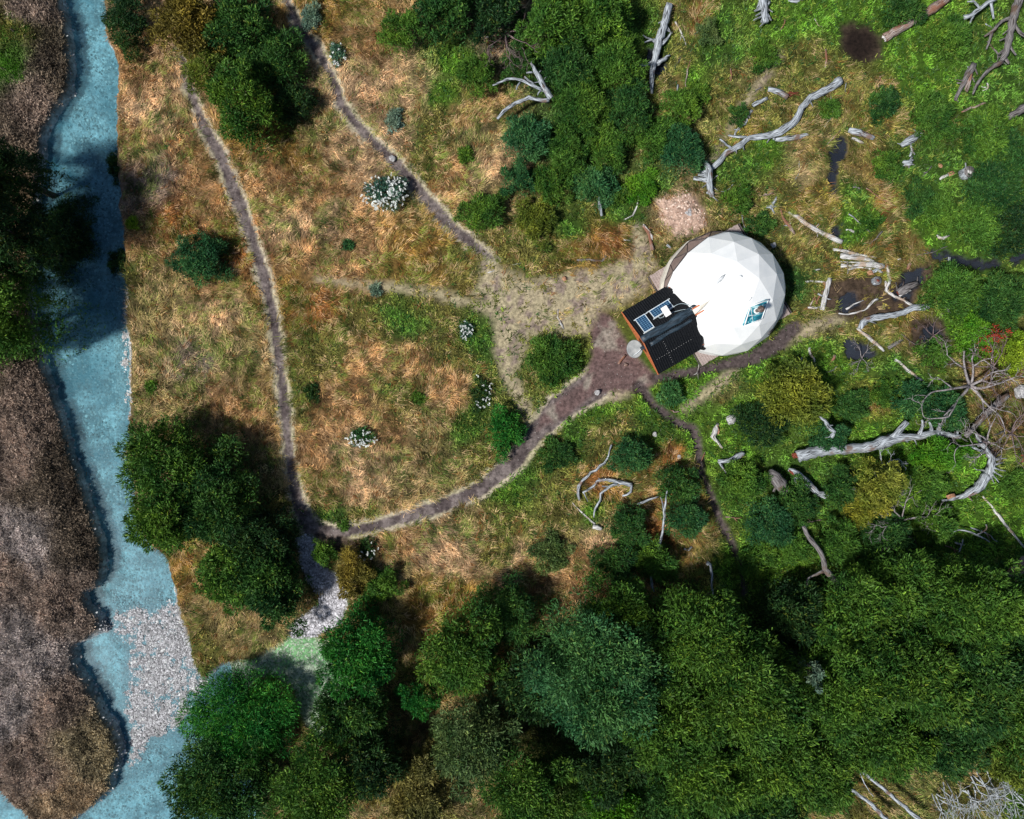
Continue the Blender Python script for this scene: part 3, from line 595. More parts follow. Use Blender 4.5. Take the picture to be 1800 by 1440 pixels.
# (px, py, radius px, height m, colour, label, category, extra)
FW = 'trees of the dense wood along the lower edge'
TH = 'shrubs of the dense thicket above the clearing'
RT = 'shrubs among the fallen trunks on the right'
PL = [
 # left edge and river
 (-15, 555, 104, 7.5, 'green', 'tall bright green tree at the left edge, leaning over the river', None, None, {}),
 (20, 425, 78, 8.0, 'dark', 'tall dark tree at the left edge, above the bright green one', None, None, {}),
 (8, 305, 70, 7.0, 'dark', 'dark tree at the left edge, topmost of the three by the river', None, None, {}),
 (-75, 390, 90, 11.0, 'deep', 'very tall tree at the left edge, showing only its outermost twigs', None, None, {}),
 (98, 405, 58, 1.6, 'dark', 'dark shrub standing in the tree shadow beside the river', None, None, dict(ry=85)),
 (14, 128, 34, .9, 'bright', 'small bright green shrub on the brown far bank', None, None, {}),
 (30, 60, 34, .9, 'moss', 'mossy green low shrub at the upper left corner of the far bank', None, None, {}),
 (222, 38, 42, 2.0, 'dark', 'dark shrub on the right river bank at the top edge', None, None, dict(ry=62)),
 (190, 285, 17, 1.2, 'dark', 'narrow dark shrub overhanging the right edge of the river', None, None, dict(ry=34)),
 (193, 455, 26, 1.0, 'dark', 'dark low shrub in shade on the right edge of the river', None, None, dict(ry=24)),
 (231, 392, 13, .5, 'lime', 'tiny yellow-green shrub at the river edge of the meadow', None, None, {}),
 # upper left grove
 (335, 45, 66, 3.6, 'rusty', 'olive yellow tree at the top, beside the end of the left trail', None, None, {}),
 (425, 50, 72, 3.2, 'deep', 'dark green tree at the top edge between the two trails', None, None, {}),
 (368, 120, 52, 2.8, 'olive', 'olive shrub between the yellow tree and the round green tree', None, None, {}),
 (428, 182, 72, 3.8, 'green', 'round green tree, lowest of the grove between the two trails', None, None, {}),
 (486, 108, 56, 2.6, 'deep', 'dark green tree beside the winding upper trail', None, None, dict(ry=66)),
 (518, 178, 40, 2.0, 'dark', 'dark green shrub at the lower right of the grove, next to the upper trail', None, None, {}),
 (546, 28, 20, .8, 'sage', 'small grey-green shrub at the top, right of the upper trail', None, None, dict(ry=30)),
 # meadow
 (345, 452, 57, 2.0, 'teal', 'lone round dark teal bush in the dry meadow left of the trail', None, None, dict(ry=46)),
 (973, 633, 52, 1.7, 'moss', 'round bush standing alone in the middle of the clearing', None, None, dict(ry=50)),
 (888, 758, 37, 1.6, 'emerald', 'round bright green bush on the inner side of the curved trail', None, None, dict(ry=46)),
 (850, 372, 46, 1.6, 'green', 'round green bush below the thicket beside the upper trail', None, None, dict(ry=40)),
 (945, 385, 42, 1.4, 'olive', 'olive yellow bush right of the round green one by the upper trail', None, None, {}),
 (692, 212, 17, .6, 'sage', 'small blue-green shrub in the straw grass right of the upper trail', None, None, dict(ry=26)),
 (818, 272, 18, .7, 'green', 'small green shrub in pale grass left of the thicket', None, None, {}),
 (548, 690, 16, .5, 'dark', 'little dark shrub in the meadow near the left trail', None, None, dict(ry=20)),
 (660, 510, 13, .4, 'sage', 'tiny grey-green shrub beside the faint meadow trail', None, None, {}),
 (735, 700, 14, .35, 'moss', 'tiny mossy shrub in the middle of the ringed meadow', None, None, {}),
 (610, 430, 12, .35, 'teal', 'tiny teal shrub in pale straw grass below the flowering bush', None, None, {}),
 (265, 680, 13, .4, 'green', 'tiny green shrub in the meadow between river and left trail', None, None, {}),
 (603, 925, 10, .4, 'green', 'tiny green shrub on the upper edge of the curved trail', None, None, {}),
 # big trees lower left of the meadow
 (290, 815, 84, 4.2, 'green', 'large green tree at the river, upper left of the tree group by the trail fork', None, None, {}),
 (375, 880, 92, 3.9, 'deep', 'large dark green tree in the middle of the group by the trail fork', None, None, {}),
 (290, 915, 66, 4.6, 'green', 'green tree overhanging the river below the large one', None, None, {}),
 (455, 960, 74, 3.1, 'dark', 'dark tree whose crown edges the trail fork', None, None, {}),
 (480, 1050, 58, 3.6, 'deep', 'dark green tree at the lower tip of the group, beside the dry creek', None, None, {}),
 (462, 1010, 66, 3.4, 'deep', 'dark green crown between the fork tree and the one at the lower tip', None, None, {}),
 (400, 1010, 60, 3.4, 'green', 'green tree on the lower left side of the group by the trail fork', None, None, {}),
 (570, 973, 26, 1.2, 'green', 'small round green bush just below the trail fork', None, None, {}),
 (622, 1008, 40, 1.8, 'rusty', 'olive brown bush right of the dry creek', None, None, dict(ry=46)),
 (672, 1030, 38, 1.5, 'moss', 'low dark olive bush right of the brown one by the creek', None, None, {}),
 # lower wood
 (630, 1145, 72, 4.2, 'emerald', 'smooth deep emerald tree right of the dry creek', None, FW, dict(ry=82, ragged=.1)),
 (425, 1262, 112, 3.0, 'emerald', 'big emerald tree at the river, left end of the lower wood', None, FW, dict(ry=92, ragged=.12)),
 (380, 1390, 104, 4.2, 'deep', 'dark green tree at the river on the bottom edge', None, FW, {}),
 (620, 1250, 80, 4.6, 'deep', 'dark tree directly below the smooth emerald one', None, FW, dict(ry=62)),
 (565, 1370, 92, 5.4, 'moss', 'yellow-green tree on the bottom edge right of the river trees', None, FW, {}),
 (655, 1335, 60, 4.6, 'dark', 'dark narrow tree right of the yellow-green one near the bottom', None, FW, {}),
 (815, 1140, 84, 5.4, 'green', 'rounded green tree at the upper left of the wood, beside the brown gap', None, FW, {}),
 (738, 1228, 38, 3.0, 'emerald', 'small vivid green tree beside the brown gap in the wood', None, FW, {}),
 (900, 1075, 62, 3.6, 'deep', 'dark tree at the edge of the dry grass, left of the pale blue-green one', None, FW, {}),
 (835, 1300, 86, 5.2, 'grey', 'grey-green tree right of the brown gap', None, FW, {}),
 (735, 1385, 80, 3.8, 'brown', 'brownish olive thorny tree on the bottom edge in the gap', None, FW, {}),
 (930, 1200, 66, 4.6, 'dark', 'shaded dark tree between the grey-green and the blue-green tree', None, FW, {}),
 (930, 1385, 90, 5.4, 'moss', 'mossy green tree on the bottom edge left of centre', None, FW, {}),
 (1050, 1175, 112, 7.4, 'blue', 'tall pale blue-green tree, largest crown of the wood', None, FW, {}),
 (1085, 1070, 66, 5.6, 'green', 'green tree above the tall blue-green one at the wood edge', None, FW, {}),
 (1145, 1245, 84, 7.6, 'moss', 'tree joined to the lower right of the blue-green crown', None, FW, {}),
 (1215, 1120, 90, 7.0, 'green', 'green tree in the wood below the two thin leaning trunks', None, FW, {}),
 (1300, 1200, 96, 7.2, 'moss', 'broad mossy tree in the middle of the wood', None, FW, {}),
 (1215, 1330, 90, 7.4, 'green', 'green tree near the bottom, right of the dark hollow', None, FW, {}),
 (1330, 1320, 92, 7.0, 'green', 'tree near the bottom between the hollow and the silver trunks', None, FW, {}),
 (1070, 1345, 66, 4.2, 'dark', 'dark low tree in the hollow near the bottom centre', None, FW, {}),
 (1080, 1425, 60, 5.0, 'bright', 'bright green tree cut by the bottom edge at centre', None, FW, {}),
 (1190, 1425, 76, 6.0, 'deep', 'dark green tree on the bottom edge right of the bright one', None, FW, {}),
 (1330, 1425, 80, 6.2, 'deep', 'dark green tree on the bottom edge left of the pale dead trunks', None, FW, {}),
 (1395, 1085, 66, 4.6, 'dark', 'dark tree below the forked grey trunk, at the wood edge', None, FW, {}),
 (1505, 1085, 84, 6.6, 'green', 'green tree right of the forked grey trunk in the wood', None, FW, {}),
 (1600, 1045, 78, 6.2, 'green', 'leafy green tree, third from the right along the upper edge of the wood', None, FW, {}),
 (1705, 1060, 84, 6.6, 'green', 'green tree near the right edge of the wood, below the leafy ground cover', None, FW, {}),
 (1795, 1100, 80, 6.4, 'deep', 'dark tree on the right edge of the wood, below the broken brown trunk', None, FW, {}),
 (1475, 1200, 86, 6.8, 'green', 'green tree right of the pale blue shrub in the wood', None, FW, {}),
 (1590, 1165, 88, 7.0, 'moss', 'mossy tree right of centre in the wood, left of the deep green one', None, FW, {}),
 (1700, 1195, 90, 7.0, 'deep', 'deep green tree in the right part of the wood', None, FW, {}),
 (1795, 1230, 84, 6.6, 'moss', 'mossy tree on the right edge halfway down the wood', None, FW, {}),
 (1550, 1280, 84, 6.6, 'green', 'green tree above the pale dead trunks at the bottom right', None, FW, {}),
 (1440, 1335, 84, 6.4, 'moss', 'tree directly left of the pale dead trunks', None, FW, {}),
 (1655, 1285, 80, 5.8, 'deep', 'dark tree above the grey brushwood at the bottom right', None, FW, {}),
 (1760, 1325, 50, 3.2, 'olive', 'small olive tree on the right edge above the grey brushwood', None, FW, {}),
 (1412, 1168, 20, 6.4, 'sage', 'small pale blue-green crown poking out of the dark wood', None, FW, {}),
 # thicket above the clearing
 (705, 52, 44, 2.6, 'green', 'green shrub at the left end of the top thicket', None, TH, {}),
 (785, 15, 60, 3.4, 'deep', 'large dark tree on the top edge, left part of the thicket', None, TH, {}),
 (870, 22, 52, 3.0, 'dark', 'dark tree on the top edge beside the purple dead bush', None, TH, {}),
 (838, 128, 41, 2.2, 'moss', 'round mossy shrub standing left of the white antler branch', None, TH, {}),
 (968, 40, 58, 3.4, 'green', 'green tree on the top edge right of the purple dead bush', None, TH, {}),
 (1055, 30, 62, 3.4, 'green', 'green tree on the top edge left of the big silver log', None, TH, {}),
 (1000, 120, 56, 2.9, 'deep', 'dark shrub right of the white antler branch', None, TH, {}),
 (1085, 115, 56, 2.9, 'green', 'green shrub touching the left side of the big silver log', None, TH, {}),
 (912, 110, 40, 1.8, 'deep', 'dark shrub just above the white antler branch', None, TH, {}),
 (1018, 190, 56, 2.7, 'moss', 'mossy shrub in the middle of the thicket', None, TH, {}),
 (1105, 190, 52, 2.5, 'deep', 'dark shrub below the big silver log', None, TH, {}),
 (925, 245, 50, 2.4, 'blue', 'blue-green shrub at the lower left of the thicket, below the antler branch', None, TH, {}),
 (1000, 265, 48, 2.2, 'moss', 'brown-tipped shrub in the lower middle of the thicket', None, TH, {}),
 (1070, 262, 44, 2.0, 'green', 'green shrub in the lower right of the thicket', None, TH, {}),
 (912, 315, 36, 1.8, 'teal', 'teal shrub at the bottom left corner of the thicket', None, TH, {}),
 (972, 320, 42, 1.9, 'moss', 'mossy shrub, lowest one of the thicket', None, TH, {}),
 (1045, 322, 44, 1.9, 'blue', 'blue-green shrub at the bottom right corner of the thicket', None, TH, {}),
 (1150, 235, 46, 2.0, 'green', 'green shrub on the right side of the thicket', None, TH, {}),
 (1198, 262, 50, 2.2, 'teal', 'teal shrub left of the root stump of the long dead trunk', None, TH, {}),
 (1195, 190, 40, 1.8, 'green', 'green shrub right of the lower end of the big silver log', None, TH, {}),
 (1125, 330, 34, .9, 'bright', 'low bright green shrub between the thicket and the wood-chip heap', None, TH, {}),
 (1245, 55, 24, .9, 'grey', 'small pale grey-green shrub right of the big silver log', None, None, {}),
 (1085, 345, 24, .9, 'moss', 'little mossy shrub behind the clearing near the thin white stick', None, None, {}),
 # right
 (1300, 350, 30, 1.0, 'moss', 'low shrub right of the root stump above the dome', None, None, {}),
 (1335, 395, 26, .9, 'deep', 'small dark shrub just above the dome', None, None, {}),
 (1345, 95, 30, .8, 'moss', 'low mossy shrub in the green ground between the top roots and the curving trunk', None, RT, {}),
 (1225, 165, 26, .8, 'green', 'low green shrub left of the broken pair of sticks', None, RT, {}),
 (1555, 180, 34, .9, 'deep', 'low dark shrub below the bare brown pit', None, RT, {}),
 (1460, 190, 22, .6, 'moss', 'little mossy shrub below the upper end of the curving trunk', None, RT, {}),
 (1615, 345, 32, .9, 'deep', 'low dark shrub left of the white and orange log', None, RT, {}),
 (1530, 385, 26, .7, 'moss', 'small mossy shrub right of the dark water channel', None, RT, {}),
 (1300, 200, 20, .6, 'deep', 'little dark shrub beside the crooked thin stick', None, RT, {}),
 (1500, 715, 36, 1.1, 'deep', 'low dark shrub right of the large olive bush', None, RT, {}),
 (1555, 690, 30, .9, 'moss', 'low mossy shrub left of the teal one above the long trunk', None, RT, {}),
 (1590, 10, 40, 1.6, 'deep', 'dark shrub on the top edge left of the cut brown log', None, RT, {}),
 (1672, 62, 48, 1.8, 'green', 'green shrub right of the cut brown log', None, RT, dict(ry=40)),
 (1640, 205, 46, 1.6, 'moss', 'mossy shrub left of the broken hollow log', None, RT, {}),
 (1730, 235, 58, 2.6, 'green', 'green tree-like shrub at the right, below the hollow log', None, RT, {}),
 (1795, 270, 50, 2.8, 'deep', 'dark shrub on the right edge, upper part', None, RT, {}),
 (1755, 325, 56, 2.6, 'deep', 'dark shrub right of the round sawn stump', None, RT, {}),
 (1790, 400, 52, 2.6, 'dark', 'darkest shrub on the right edge above the muddy ditch', None, RT, {}),
 (1722, 395, 48, 2.0, 'green', 'green shrub just above the muddy ditch', None, RT, {}),
 (1655, 375, 38, 1.3, 'green', 'low green shrub left of those above the ditch', None, RT, {}),
 (1560, 290, 30, 1.0, 'moss', 'small mossy shrub below the weathered chunk', None, RT, {}),
 (1680, 510, 54, 2.3, 'green', 'green shrub just below the muddy ditch', None, RT, {}),
 (1755, 530, 58, 2.6, 'deep', 'dark shrub below the muddy ditch near the right edge', None, RT, {}),
 (1715, 590, 46, 1.9, 'bright', 'bright green shrub above the red-flowered bushes', None, RT, {}),
 (1790, 625, 42, 2.4, 'lime', 'yellow-green leafy shrub on the right edge', None, RT, {}),
 (1650, 620, 36, 1.3, 'green', 'green shrub left of the dead twiggy tree', None, RT, {}),
 (1398, 690, 74, 3.0, 'olive', 'large olive green bush below the dome on its right', None, RT, dict(ry=62)),
 (1340, 745, 50, 2.2, 'dark', 'dark bush at the lower left of the large olive one', None, RT, {}),
 (1180, 690, 27, 1.1, 'blue', 'small blue-green bush beside the trench below the dome', None, None, {}),
 (1108, 803, 40, 1.9, 'teal', 'round teal bush right of the curved white branch', None, RT, {}),
 (978, 800, 34, .9, 'deep', 'low dark bush below the curved trail', None, RT, {}),
 (1190, 852, 42, 1.9, 'deep', 'dark bush left of the trench, middle one', None, RT, {}),
 (1203, 912, 42, 1.9, 'teal', 'teal bush left of the trench, lower one', None, RT, {}),
 (1105, 925, 46, 2.0, 'deep', 'dark green bush left of the long thin trunk', None, RT, {}),
 (1150, 985, 44, 2.0, 'green', 'green bush at the foot of the long thin trunk', None, RT, {}),
 (1085, 990, 44, 2.0, 'deep', 'dark bush where the thicket meets the wood', None, RT, {}),
 (968, 975, 40, 1.0, 'grey', 'low purplish grey-green bush at the wood edge', None, RT, {}),
 (1308, 850, 44, 2.0, 'green', 'green bush left of the grey split trunk wedge', None, RT, {}),
 (1356, 920, 50, 2.2, 'teal', 'teal bush right of the trench', None, RT, {}),
 (1400, 885, 44, 2.0, 'deep', 'dark bush below the grey split trunk wedge', None, RT, {}),
 (1330, 985, 38, 1.4, 'green', 'green bush right of the trench near the wood', None, RT, {}),
 (1400, 965, 36, 1.8, 'green', 'green bush left of the forked grey trunk', None, RT, {}),
 (1470, 955, 48, 2.2, 'green', 'green bush right of the forked grey trunk', None, RT, {}),
 (1480, 860, 40, 1.9, 'deep', 'dark bush below the longest grey trunk', None, RT, {}),
 (1455, 770, 36, 1.8, 'teal', 'teal bush above the longest grey trunk', None, RT, {}),
 (1545, 855, 46, 3.0, 'gold', 'golden green tree with drooping sprays below the longest trunk', None, RT, dict(ry=58)),
 (1510, 900, 26, 2.0, 'gold', 'smaller golden spray left of the drooping golden tree', None, RT, dict(ry=34)),
 (1652, 800, 56, 2.2, 'bright', 'bright green bush below the right end of the longest trunk', None, RT, dict(ry=34)),
 (1628, 850, 44, 1.7, 'green', 'green bush left of the curved silver log', None, RT, {}),
 (1605, 700, 38, 1.8, 'teal', 'teal bush above the fork of the longest trunk', None, RT, {}),
 (1668, 722, 42, 1.9, 'teal', 'teal bush below the dead twiggy tree', None, RT, {}),
 (1560, 940, 48, 2.2, 'deep', 'dark bush below the golden tree', None, RT, {}),
 (1640, 925, 44, 1.9, 'green', 'green bush left of the thin forked twig', None, RT, {}),
 (1540, 1005, 48, 2.4, 'green', 'green bush at the wood edge right of the forked grey trunk', None, RT, {}),
 (1790, 860, 38, 1.0, 'green', 'low green bush on the right edge below the red-flowered bushes', None, RT, {}),
]
for (px, py, r, h, kind, label, cat, grp, kw) in PL:
    if grp == FW: r *= 1.10 if px > 960 else 1.0; h *= random.uniform(.82, 1.14); kw = dict(dict(low=.42), **kw); h = h * .92 if h > 5 else h
    elif h < 3: h *= .85
    plant(px, py, r, h, kind, label, cat, grp, dens=620 if h < 3 else 560, **kw)

def flowering(px, py, r, h, kind, fcol, label, nf, fs=(.05, .10), ry=None):
    o = plant(px, py, r, h, kind, label, 'flowering shrub', 'flowering bushes in the meadow' if fcol[2] > .5 else None, name='flowering_bush', ry=ry)
    k = (H - h) / H; rx = r / S * k; ryy = (ry or r) / S * k
    u = np.sqrt(R.uniform(.05, 1, nf)); a = R.uniform(0, 6.28, nf) ; a = np.where(R.random(nf) < .65, R.normal(-.9, 1.1, nf), a)
    x = u * np.cos(a) * rx; y = u * np.sin(a) * ryy; z = h * (.25 + .72 * np.sqrt(np.clip(1 - u * u * .9, 0, 1))) + .03
    rep = np.repeat(np.arange(nf), 5); m = len(rep)
    P = np.stack([x, y, z], 1)[rep] + R.normal(0, .025, (m, 3)); d = R.normal(size=(m, 3)); d[:, 2] = np.abs(d[:, 2]) + .2; d /= np.linalg.norm(d, axis=1, keepdims=True)
    c = np.array(fcol) * R.uniform(.8, 1.1, (m, 1))
    link('blossom', blade_mesh('blossom', P, d, R.uniform(fs[0], fs[1], m), R.uniform(.04, .08, m), c, .8, 1.0), M_LEAF, o, kind='stuff')
WH = (.80, .84, .82)
flowering(676, 338, 42, 1.3, 'white', WH, 'big white-flowered grey-green bush beside the upper trail', 150, ry=33)
flowering(592, 95, 17, .6, 'white', WH, 'small bush with a few white flowers at the top right of the upper trail', 14, ry=20)
flowering(820, 580, 12, .5, 'white', WH, 'small white-flowered bush at the left rim of the clearing', 22, ry=17)
flowering(845, 690, 22, .6, 'dark', WH, 'dark bush with sparse pale flowers in the ringed meadow', 16, ry=32)
flowering(634, 768, 30, .6, 'teal', WH, 'low spreading bush with a patch of white flowers in the ringed meadow', 45, ry=18)
flowering(645, 965, 20, .6, 'dark', WH, 'dark bush with white specks just below the curved trail', 14)

# ------------------------------------------------------------------ dead wood
def densify(pts, amp, seed):
    """Catmull-Rom through (px,py,w,z) points with small knots and kinks"""
    P = np.array(pts, float); n = len(P); rg = np.random.default_rng(seed); out = []
    E = np.vstack([2 * P[0] - P[1], P, 2 * P[-1] - P[-2]])
    for i in range(1, n):
        p0, p1, p2, p3 = E[i - 1], E[i], E[i + 1], E[i + 2]
        L = math.hypot(*(p2 - p1)[:2]); k = max(2, int(L / 7))
        for j in range(k):
            t = j / k
            q = .5 * ((2 * p1) + (-p0 + p2) * t + (2 * p0 - 5 * p1 + 4 * p2 - p3) * t * t + (-p0 + 3 * p1 - 3 * p2 + p3) * t ** 3)
            q[:2] += rg.normal(0, amp, 2) * (0 if (i == 1 and j == 0) else 1); q[2] = max(q[2], .8) * rg.uniform(.88, 1.12)
            out.append(q)
    out.append(P[-1])
    return out
_seed = [0]
def limb(pts, z, jag=.14, amp=.6, flat=.85):
    _seed[0] += 1
    Q = densify([(p[0], p[1], p[2], p[3] if len(p) > 3 else 0) for p in pts], amp, _seed[0])
    W = []
    for q in Q:
        r = q[2] / S / 2; zz = z + q[3] + r * .7; x, y, _ = pw(q[0], q[1], zz); k = (H - zz) / H
        W.append((x, y, zz, r * k))
    return tube(W, 9 if pts[0][2] > 5 else 6, jag, flat=flat, seed=_seed[0])
def knots(pts, z, n):
    """short broken snags along a limb, as one list of tubes"""
    rg = np.random.default_rng(_seed[0] * 31 + 5); out = []
    for _ in range(n):
        i = rg.integers(0, len(pts) - 1); t = rg.random()
        x = pts[i][0] * (1 - t) + pts[i + 1][0] * t; y = pts[i][1] * (1 - t) + pts[i + 1][1] * t; w_ = pts[i][2] * (1 - t) + pts[i + 1][2] * t
        a = math.atan2(pts[i + 1][1] - pts[i][1], pts[i + 1][0] - pts[i][0]) + rg.choice([-1, 1]) * rg.uniform(.6, 1.4); L = rg.uniform(.7, 1.6) * w_ + 2
        out.append(limb([(x, y, w_ * .32), (x + math.cos(a) * L, y + math.sin(a) * L, w_ * .14, .1)], z, .1, 0))
    return out
def wood(name, label, main, branches=(), mat=None, z=-0.01, ends=None, cat=None, group=None, snags=0, jag=.20, flat=.85, amp=.6):
    """one piece of dead wood: trunk plus each limb a part"""
    mat = mat or M_GREY; cx, cy, _ = pw(main[0][0], main[0][1], 0)
    o = thing(name, label, cat or {'fallen_log': 'log', 'dead_branch': 'branch', 'tree_stump': 'stump', 'wood_plank': 'plank', 'driftwood': 'wood'}.get(name, 'log'), (cx, cy, 0), group)
    inv = Matrix.Translation((-cx, -cy, 0))
    def put(nm, parts, m):
        V, F, U = merge(parts); me = pmesh(nm, V, F, U); me.transform(inv); return link(nm, me, m, o)
    ps = [limb(main, z, jag, amp, flat)]
    if snags: ps += knots(main, z, snags)
    put('trunk' if name in ('fallen_log', 'tree_stump') else 'stick', ps, mat)
    for b in branches: put('branch', [limb(b, z + .03, jag, amp)], mat)
    for e in (ends or []): put('rotten_end', [limb([(q[0] + dx, q[1] + dy, q[2] * .42) + tuple(q[3:]) for q in e[0]], z + .05, .45, 1.2) for dx, dy in ((0, 0), (1.5, 2), (-1, -2))], e[1])
    return o
LG = 'fallen grey trunks round the bog'
W_ = wood
W_('fallen_log', 'big upright-lying silver log with broken side limbs in the top thicket', [(1177, 8, 14), (1170, 35, 14), (1160, 70, 13), (1151, 105, 11), (1146, 135, 9), (1146, 165, 4)],
   [[(1151, 106, 7), (1138, 113, 6), (1121, 115, 4)], [(1157, 72, 5), (1145, 70, 4), (1133, 75, 3)], [(1151, 74, 4), (1130, 62, 2)], [(1162, 78, 6), (1174, 66, 4), (1182, 57, 2)], [(1154, 112, 8), (1168, 103, 7), (1178, 97, 3)]],
   z=.25, ends=[([(1176, 10, 5), (1171, 32, 3)], M_BROWN)], group=LG, snags=4)
W_('dead_branch', 'white antler-like dead branch sticking out of the top thicket', [(969, 173, 10), (957, 152, 10), (948, 136, 9), (938, 118, 6), (933, 111, 3)],
   [[(952, 158, 7), (935, 150, 7), (918, 142, 6), (905, 139, 5), (890, 141, 5), (866, 150, 3)], [(965, 176, 6), (950, 177, 6), (930, 172, 6), (905, 182, 6), (885, 196, 5), (874, 209, 4)], [(938, 147, 4), (922, 135, 3)],
    [(914, 145, 4), (908, 158, 3)], [(936, 127, 4), (925, 128, 3)], [(950, 160, 4), (945, 168, 2)]], z=1.3, snags=5, mat=M_GREY)
W_('tree_stump', 'gnarled upturned root stump at the lower end of the long dead trunk', [(1238, 285, 7, .3), (1246, 300, 12, .4), (1246, 320, 11, .3), (1252, 345, 8)],
   [[(1244, 303, 9, .3), (1225, 300, 8)], [(1245, 317, 8, .3), (1232, 315, 8), (1219, 313, 7)], [(1243, 295, 7, .2), (1236, 283, 5)], [(1246, 310, 6, .4), (1228, 307, 6, .1)], [(1250, 335, 6, .1), (1243, 341, 5)]], snags=8, z=.1)
W_('fallen_log', 'long curving silver trunk running down from the upper right to the root stump', [(1478, 141, 13), (1455, 157, 12), (1425, 172, 11), (1410, 190, 11), (1396, 213, 12), (1370, 232, 12), (1345, 240, 10), (1318, 243, 8), (1300, 255, 10), (1278, 268, 9), (1262, 285, 9), (1247, 298, 8)],
   [[(1318, 243, 6), (1298, 241, 5), (1280, 238, 3)], [(1362, 232, 7), (1361, 246, 4)], [(1312, 240, 4), (1306, 258, 3)], [(1285, 260, 5), (1265, 245, 3)]], snags=5, z=.1, group=LG)
W_('driftwood', 'flat pale slab lying right of the fork in the long curving trunk', [(1362, 244, 7), (1385, 244, 10), (1408, 240, 8), (1422, 237, 4)])
W_('dead_branch', 'small grey stick, upper one of the broken pair left of the curving trunk', [(1349, 173, 6), (1337, 178, 7), (1323, 186, 6)])
W_('dead_branch', 'crooked thin stick, lower one of the broken pair left of the curving trunk', [(1322, 194, 5), (1315, 205, 4), (1309, 219, 5), (1297, 227, 4), (1291, 240, 3)], [[(1300, 227, 3), (1290, 228, 2)]], snags=3)
W_('fallen_log', 'short grey log with a red rotten end above the long curving trunk', [(1350, 157, 8), (1365, 160, 10), (1385, 170, 10)], ends=[([(1386, 168, 7), (1396, 164, 5), (1406, 165, 2)], M_RED)])
W_('tree_stump', 'silver upturned roots at the top edge', [(1340, -5, 14), (1342, 18, 13), (1346, 40, 12)], [[(1340, 14, 6), (1326, 20, 3)], [(1345, 30, 5), (1338, 40, 3)], [(1348, 10, 5), (1354, 2, 3)], [(1348, 25, 5), (1356, 36, 3)], [(1335, 5, 5), (1330, 14, 2)]], snags=9, z=.3)
W_('fallen_log', 'pale log just showing along the top edge', [(1386, 0, 5), (1400, 2, 6), (1418, -2, 5)])
W_('fallen_log', 'straight brown log with a sawn end at the top edge', [(1668, -4, 15), (1640, 16, 15), (1610, 34, 15), (1580, 52, 15), (1556, 67, 15)], mat=M_BROWN, z=.08, ends=[([(1557, 67, 14), (1554, 69, 13)], M_PALE)], flat=.95, amp=.3)
W_('fallen_log', 'tall grey-brown trunk with crooked limbs in the upper right corner', [(1794, -10, 17), (1784, 20, 16), (1778, 50, 13), (1772, 75, 13), (1765, 100, 10), (1757, 112, 7)],
   [[(1776, 32, 8), (1760, 38, 6), (1748, 52, 6), (1730, 64, 3)], [(1744, 57, 5), (1738, 75, 4), (1734, 87, 3)], [(1782, 40, 6), (1790, 55, 6), (1802, 64, 6)], [(1762, 108, 7), (1745, 118, 6), (1730, 130, 5), (1716, 150, 5), (1710, 166, 3)], [(1774, 78, 5), (1786, 97, 3)], [(1768, 104, 6), (1774, 112, 4)]], mat=M_DARKW, z=.5, snags=6)
W_('dead_branch', 'pale crooked branch left of the corner trunk', [(1694, 31, 9), (1708, 27, 8), (1722, 17, 7), (1735, 6, 8), (1752, -2, 6)], [[(1742, 2, 6), (1744, 18, 5), (1747, 33, 3)], [(1712, 28, 3), (1706, 40, 3), (1704, 48, 2)], [(1722, 14, 4), (1712, 3, 4), (1700, 3, 2)]], z=.8)
W_('fallen_log', 'broken hollow log with red-brown core near the upper right', [(1713, 113, 12), (1703, 130, 13), (1693, 148, 9), (1679, 177, 5)], [[(1682, 146, 3), (1696, 146, 3), (1707, 151, 2)]], mat=M_DARKW, z=.2, ends=[([(1709, 120, 9, .1), (1704, 140, 8, .1), (1698, 160, 7)], M_BROWN)], snags=4)
W_('dead_branch', 'thin brown branch below the broken hollow log', [(1732, 181, 4), (1712, 188, 5), (1690, 197, 3)], mat=M_BROWN)
W_('driftwood', 'little pale forked twig right of the broken hollow log', [(1735, 146, 4), (1738, 154, 4), (1727, 160, 2)], [[(1733, 154, 3), (1725, 152, 2)]], mat=M_PALE)
W_('fallen_log', 'grey log end poking in at the right edge', [(1806, 188, 13), (1788, 198, 12), (1770, 208, 10)], z=.9, mat=M_DARKW)
W_('fallen_log', 'short thick silver log left of the small gnarled roots', [(1620, 233, 12), (1602, 244, 15), (1584, 256, 9)], z=.1, snags=2)
W_('fallen_log', 'short silver log above the dark water channel', [(1492, 228, 9), (1510, 233, 11), (1536, 243, 8)], z=.05)
W_('driftwood', 'narrow pale slat beside the short silver log above the channel', [(1497, 243, 4), (1507, 246, 6), (1518, 252, 4)], mat=M_PALE)
W_('driftwood', 'thin gnarled white root below the short thick silver log', [(1601, 253, 3), (1603, 264, 5), (1598, 275, 4)], [[(1603, 266, 3), (1608, 272, 2)]], mat=M_GREY)
W_('tree_stump', 'small ragged silver root clump in the green ground cover', [(1588, 283, 6), (1596, 287, 11), (1602, 285, 7)], [[(1594, 288, 6), (1586, 291, 3)], [(1600, 284, 5), (1606, 281, 3)], [(1596, 290, 5), (1598, 296, 3)]], snags=5)
W_('fallen_log', 'short log, white at one end and orange at the other', [(1652, 316, 4), (1660, 311, 6), (1667, 307, 6)], ends=[([(1667, 307, 6), (1677, 303, 6)], M_ORANGEW)], mat=M_PALE)
W_('driftwood', 'pale split chip in the bright ground cover at the right', [(1646, 413, 3), (1656, 418, 6), (1668, 414, 3)], [[(1656, 418, 4), (1660, 421, 2)]], mat=M_PALE)
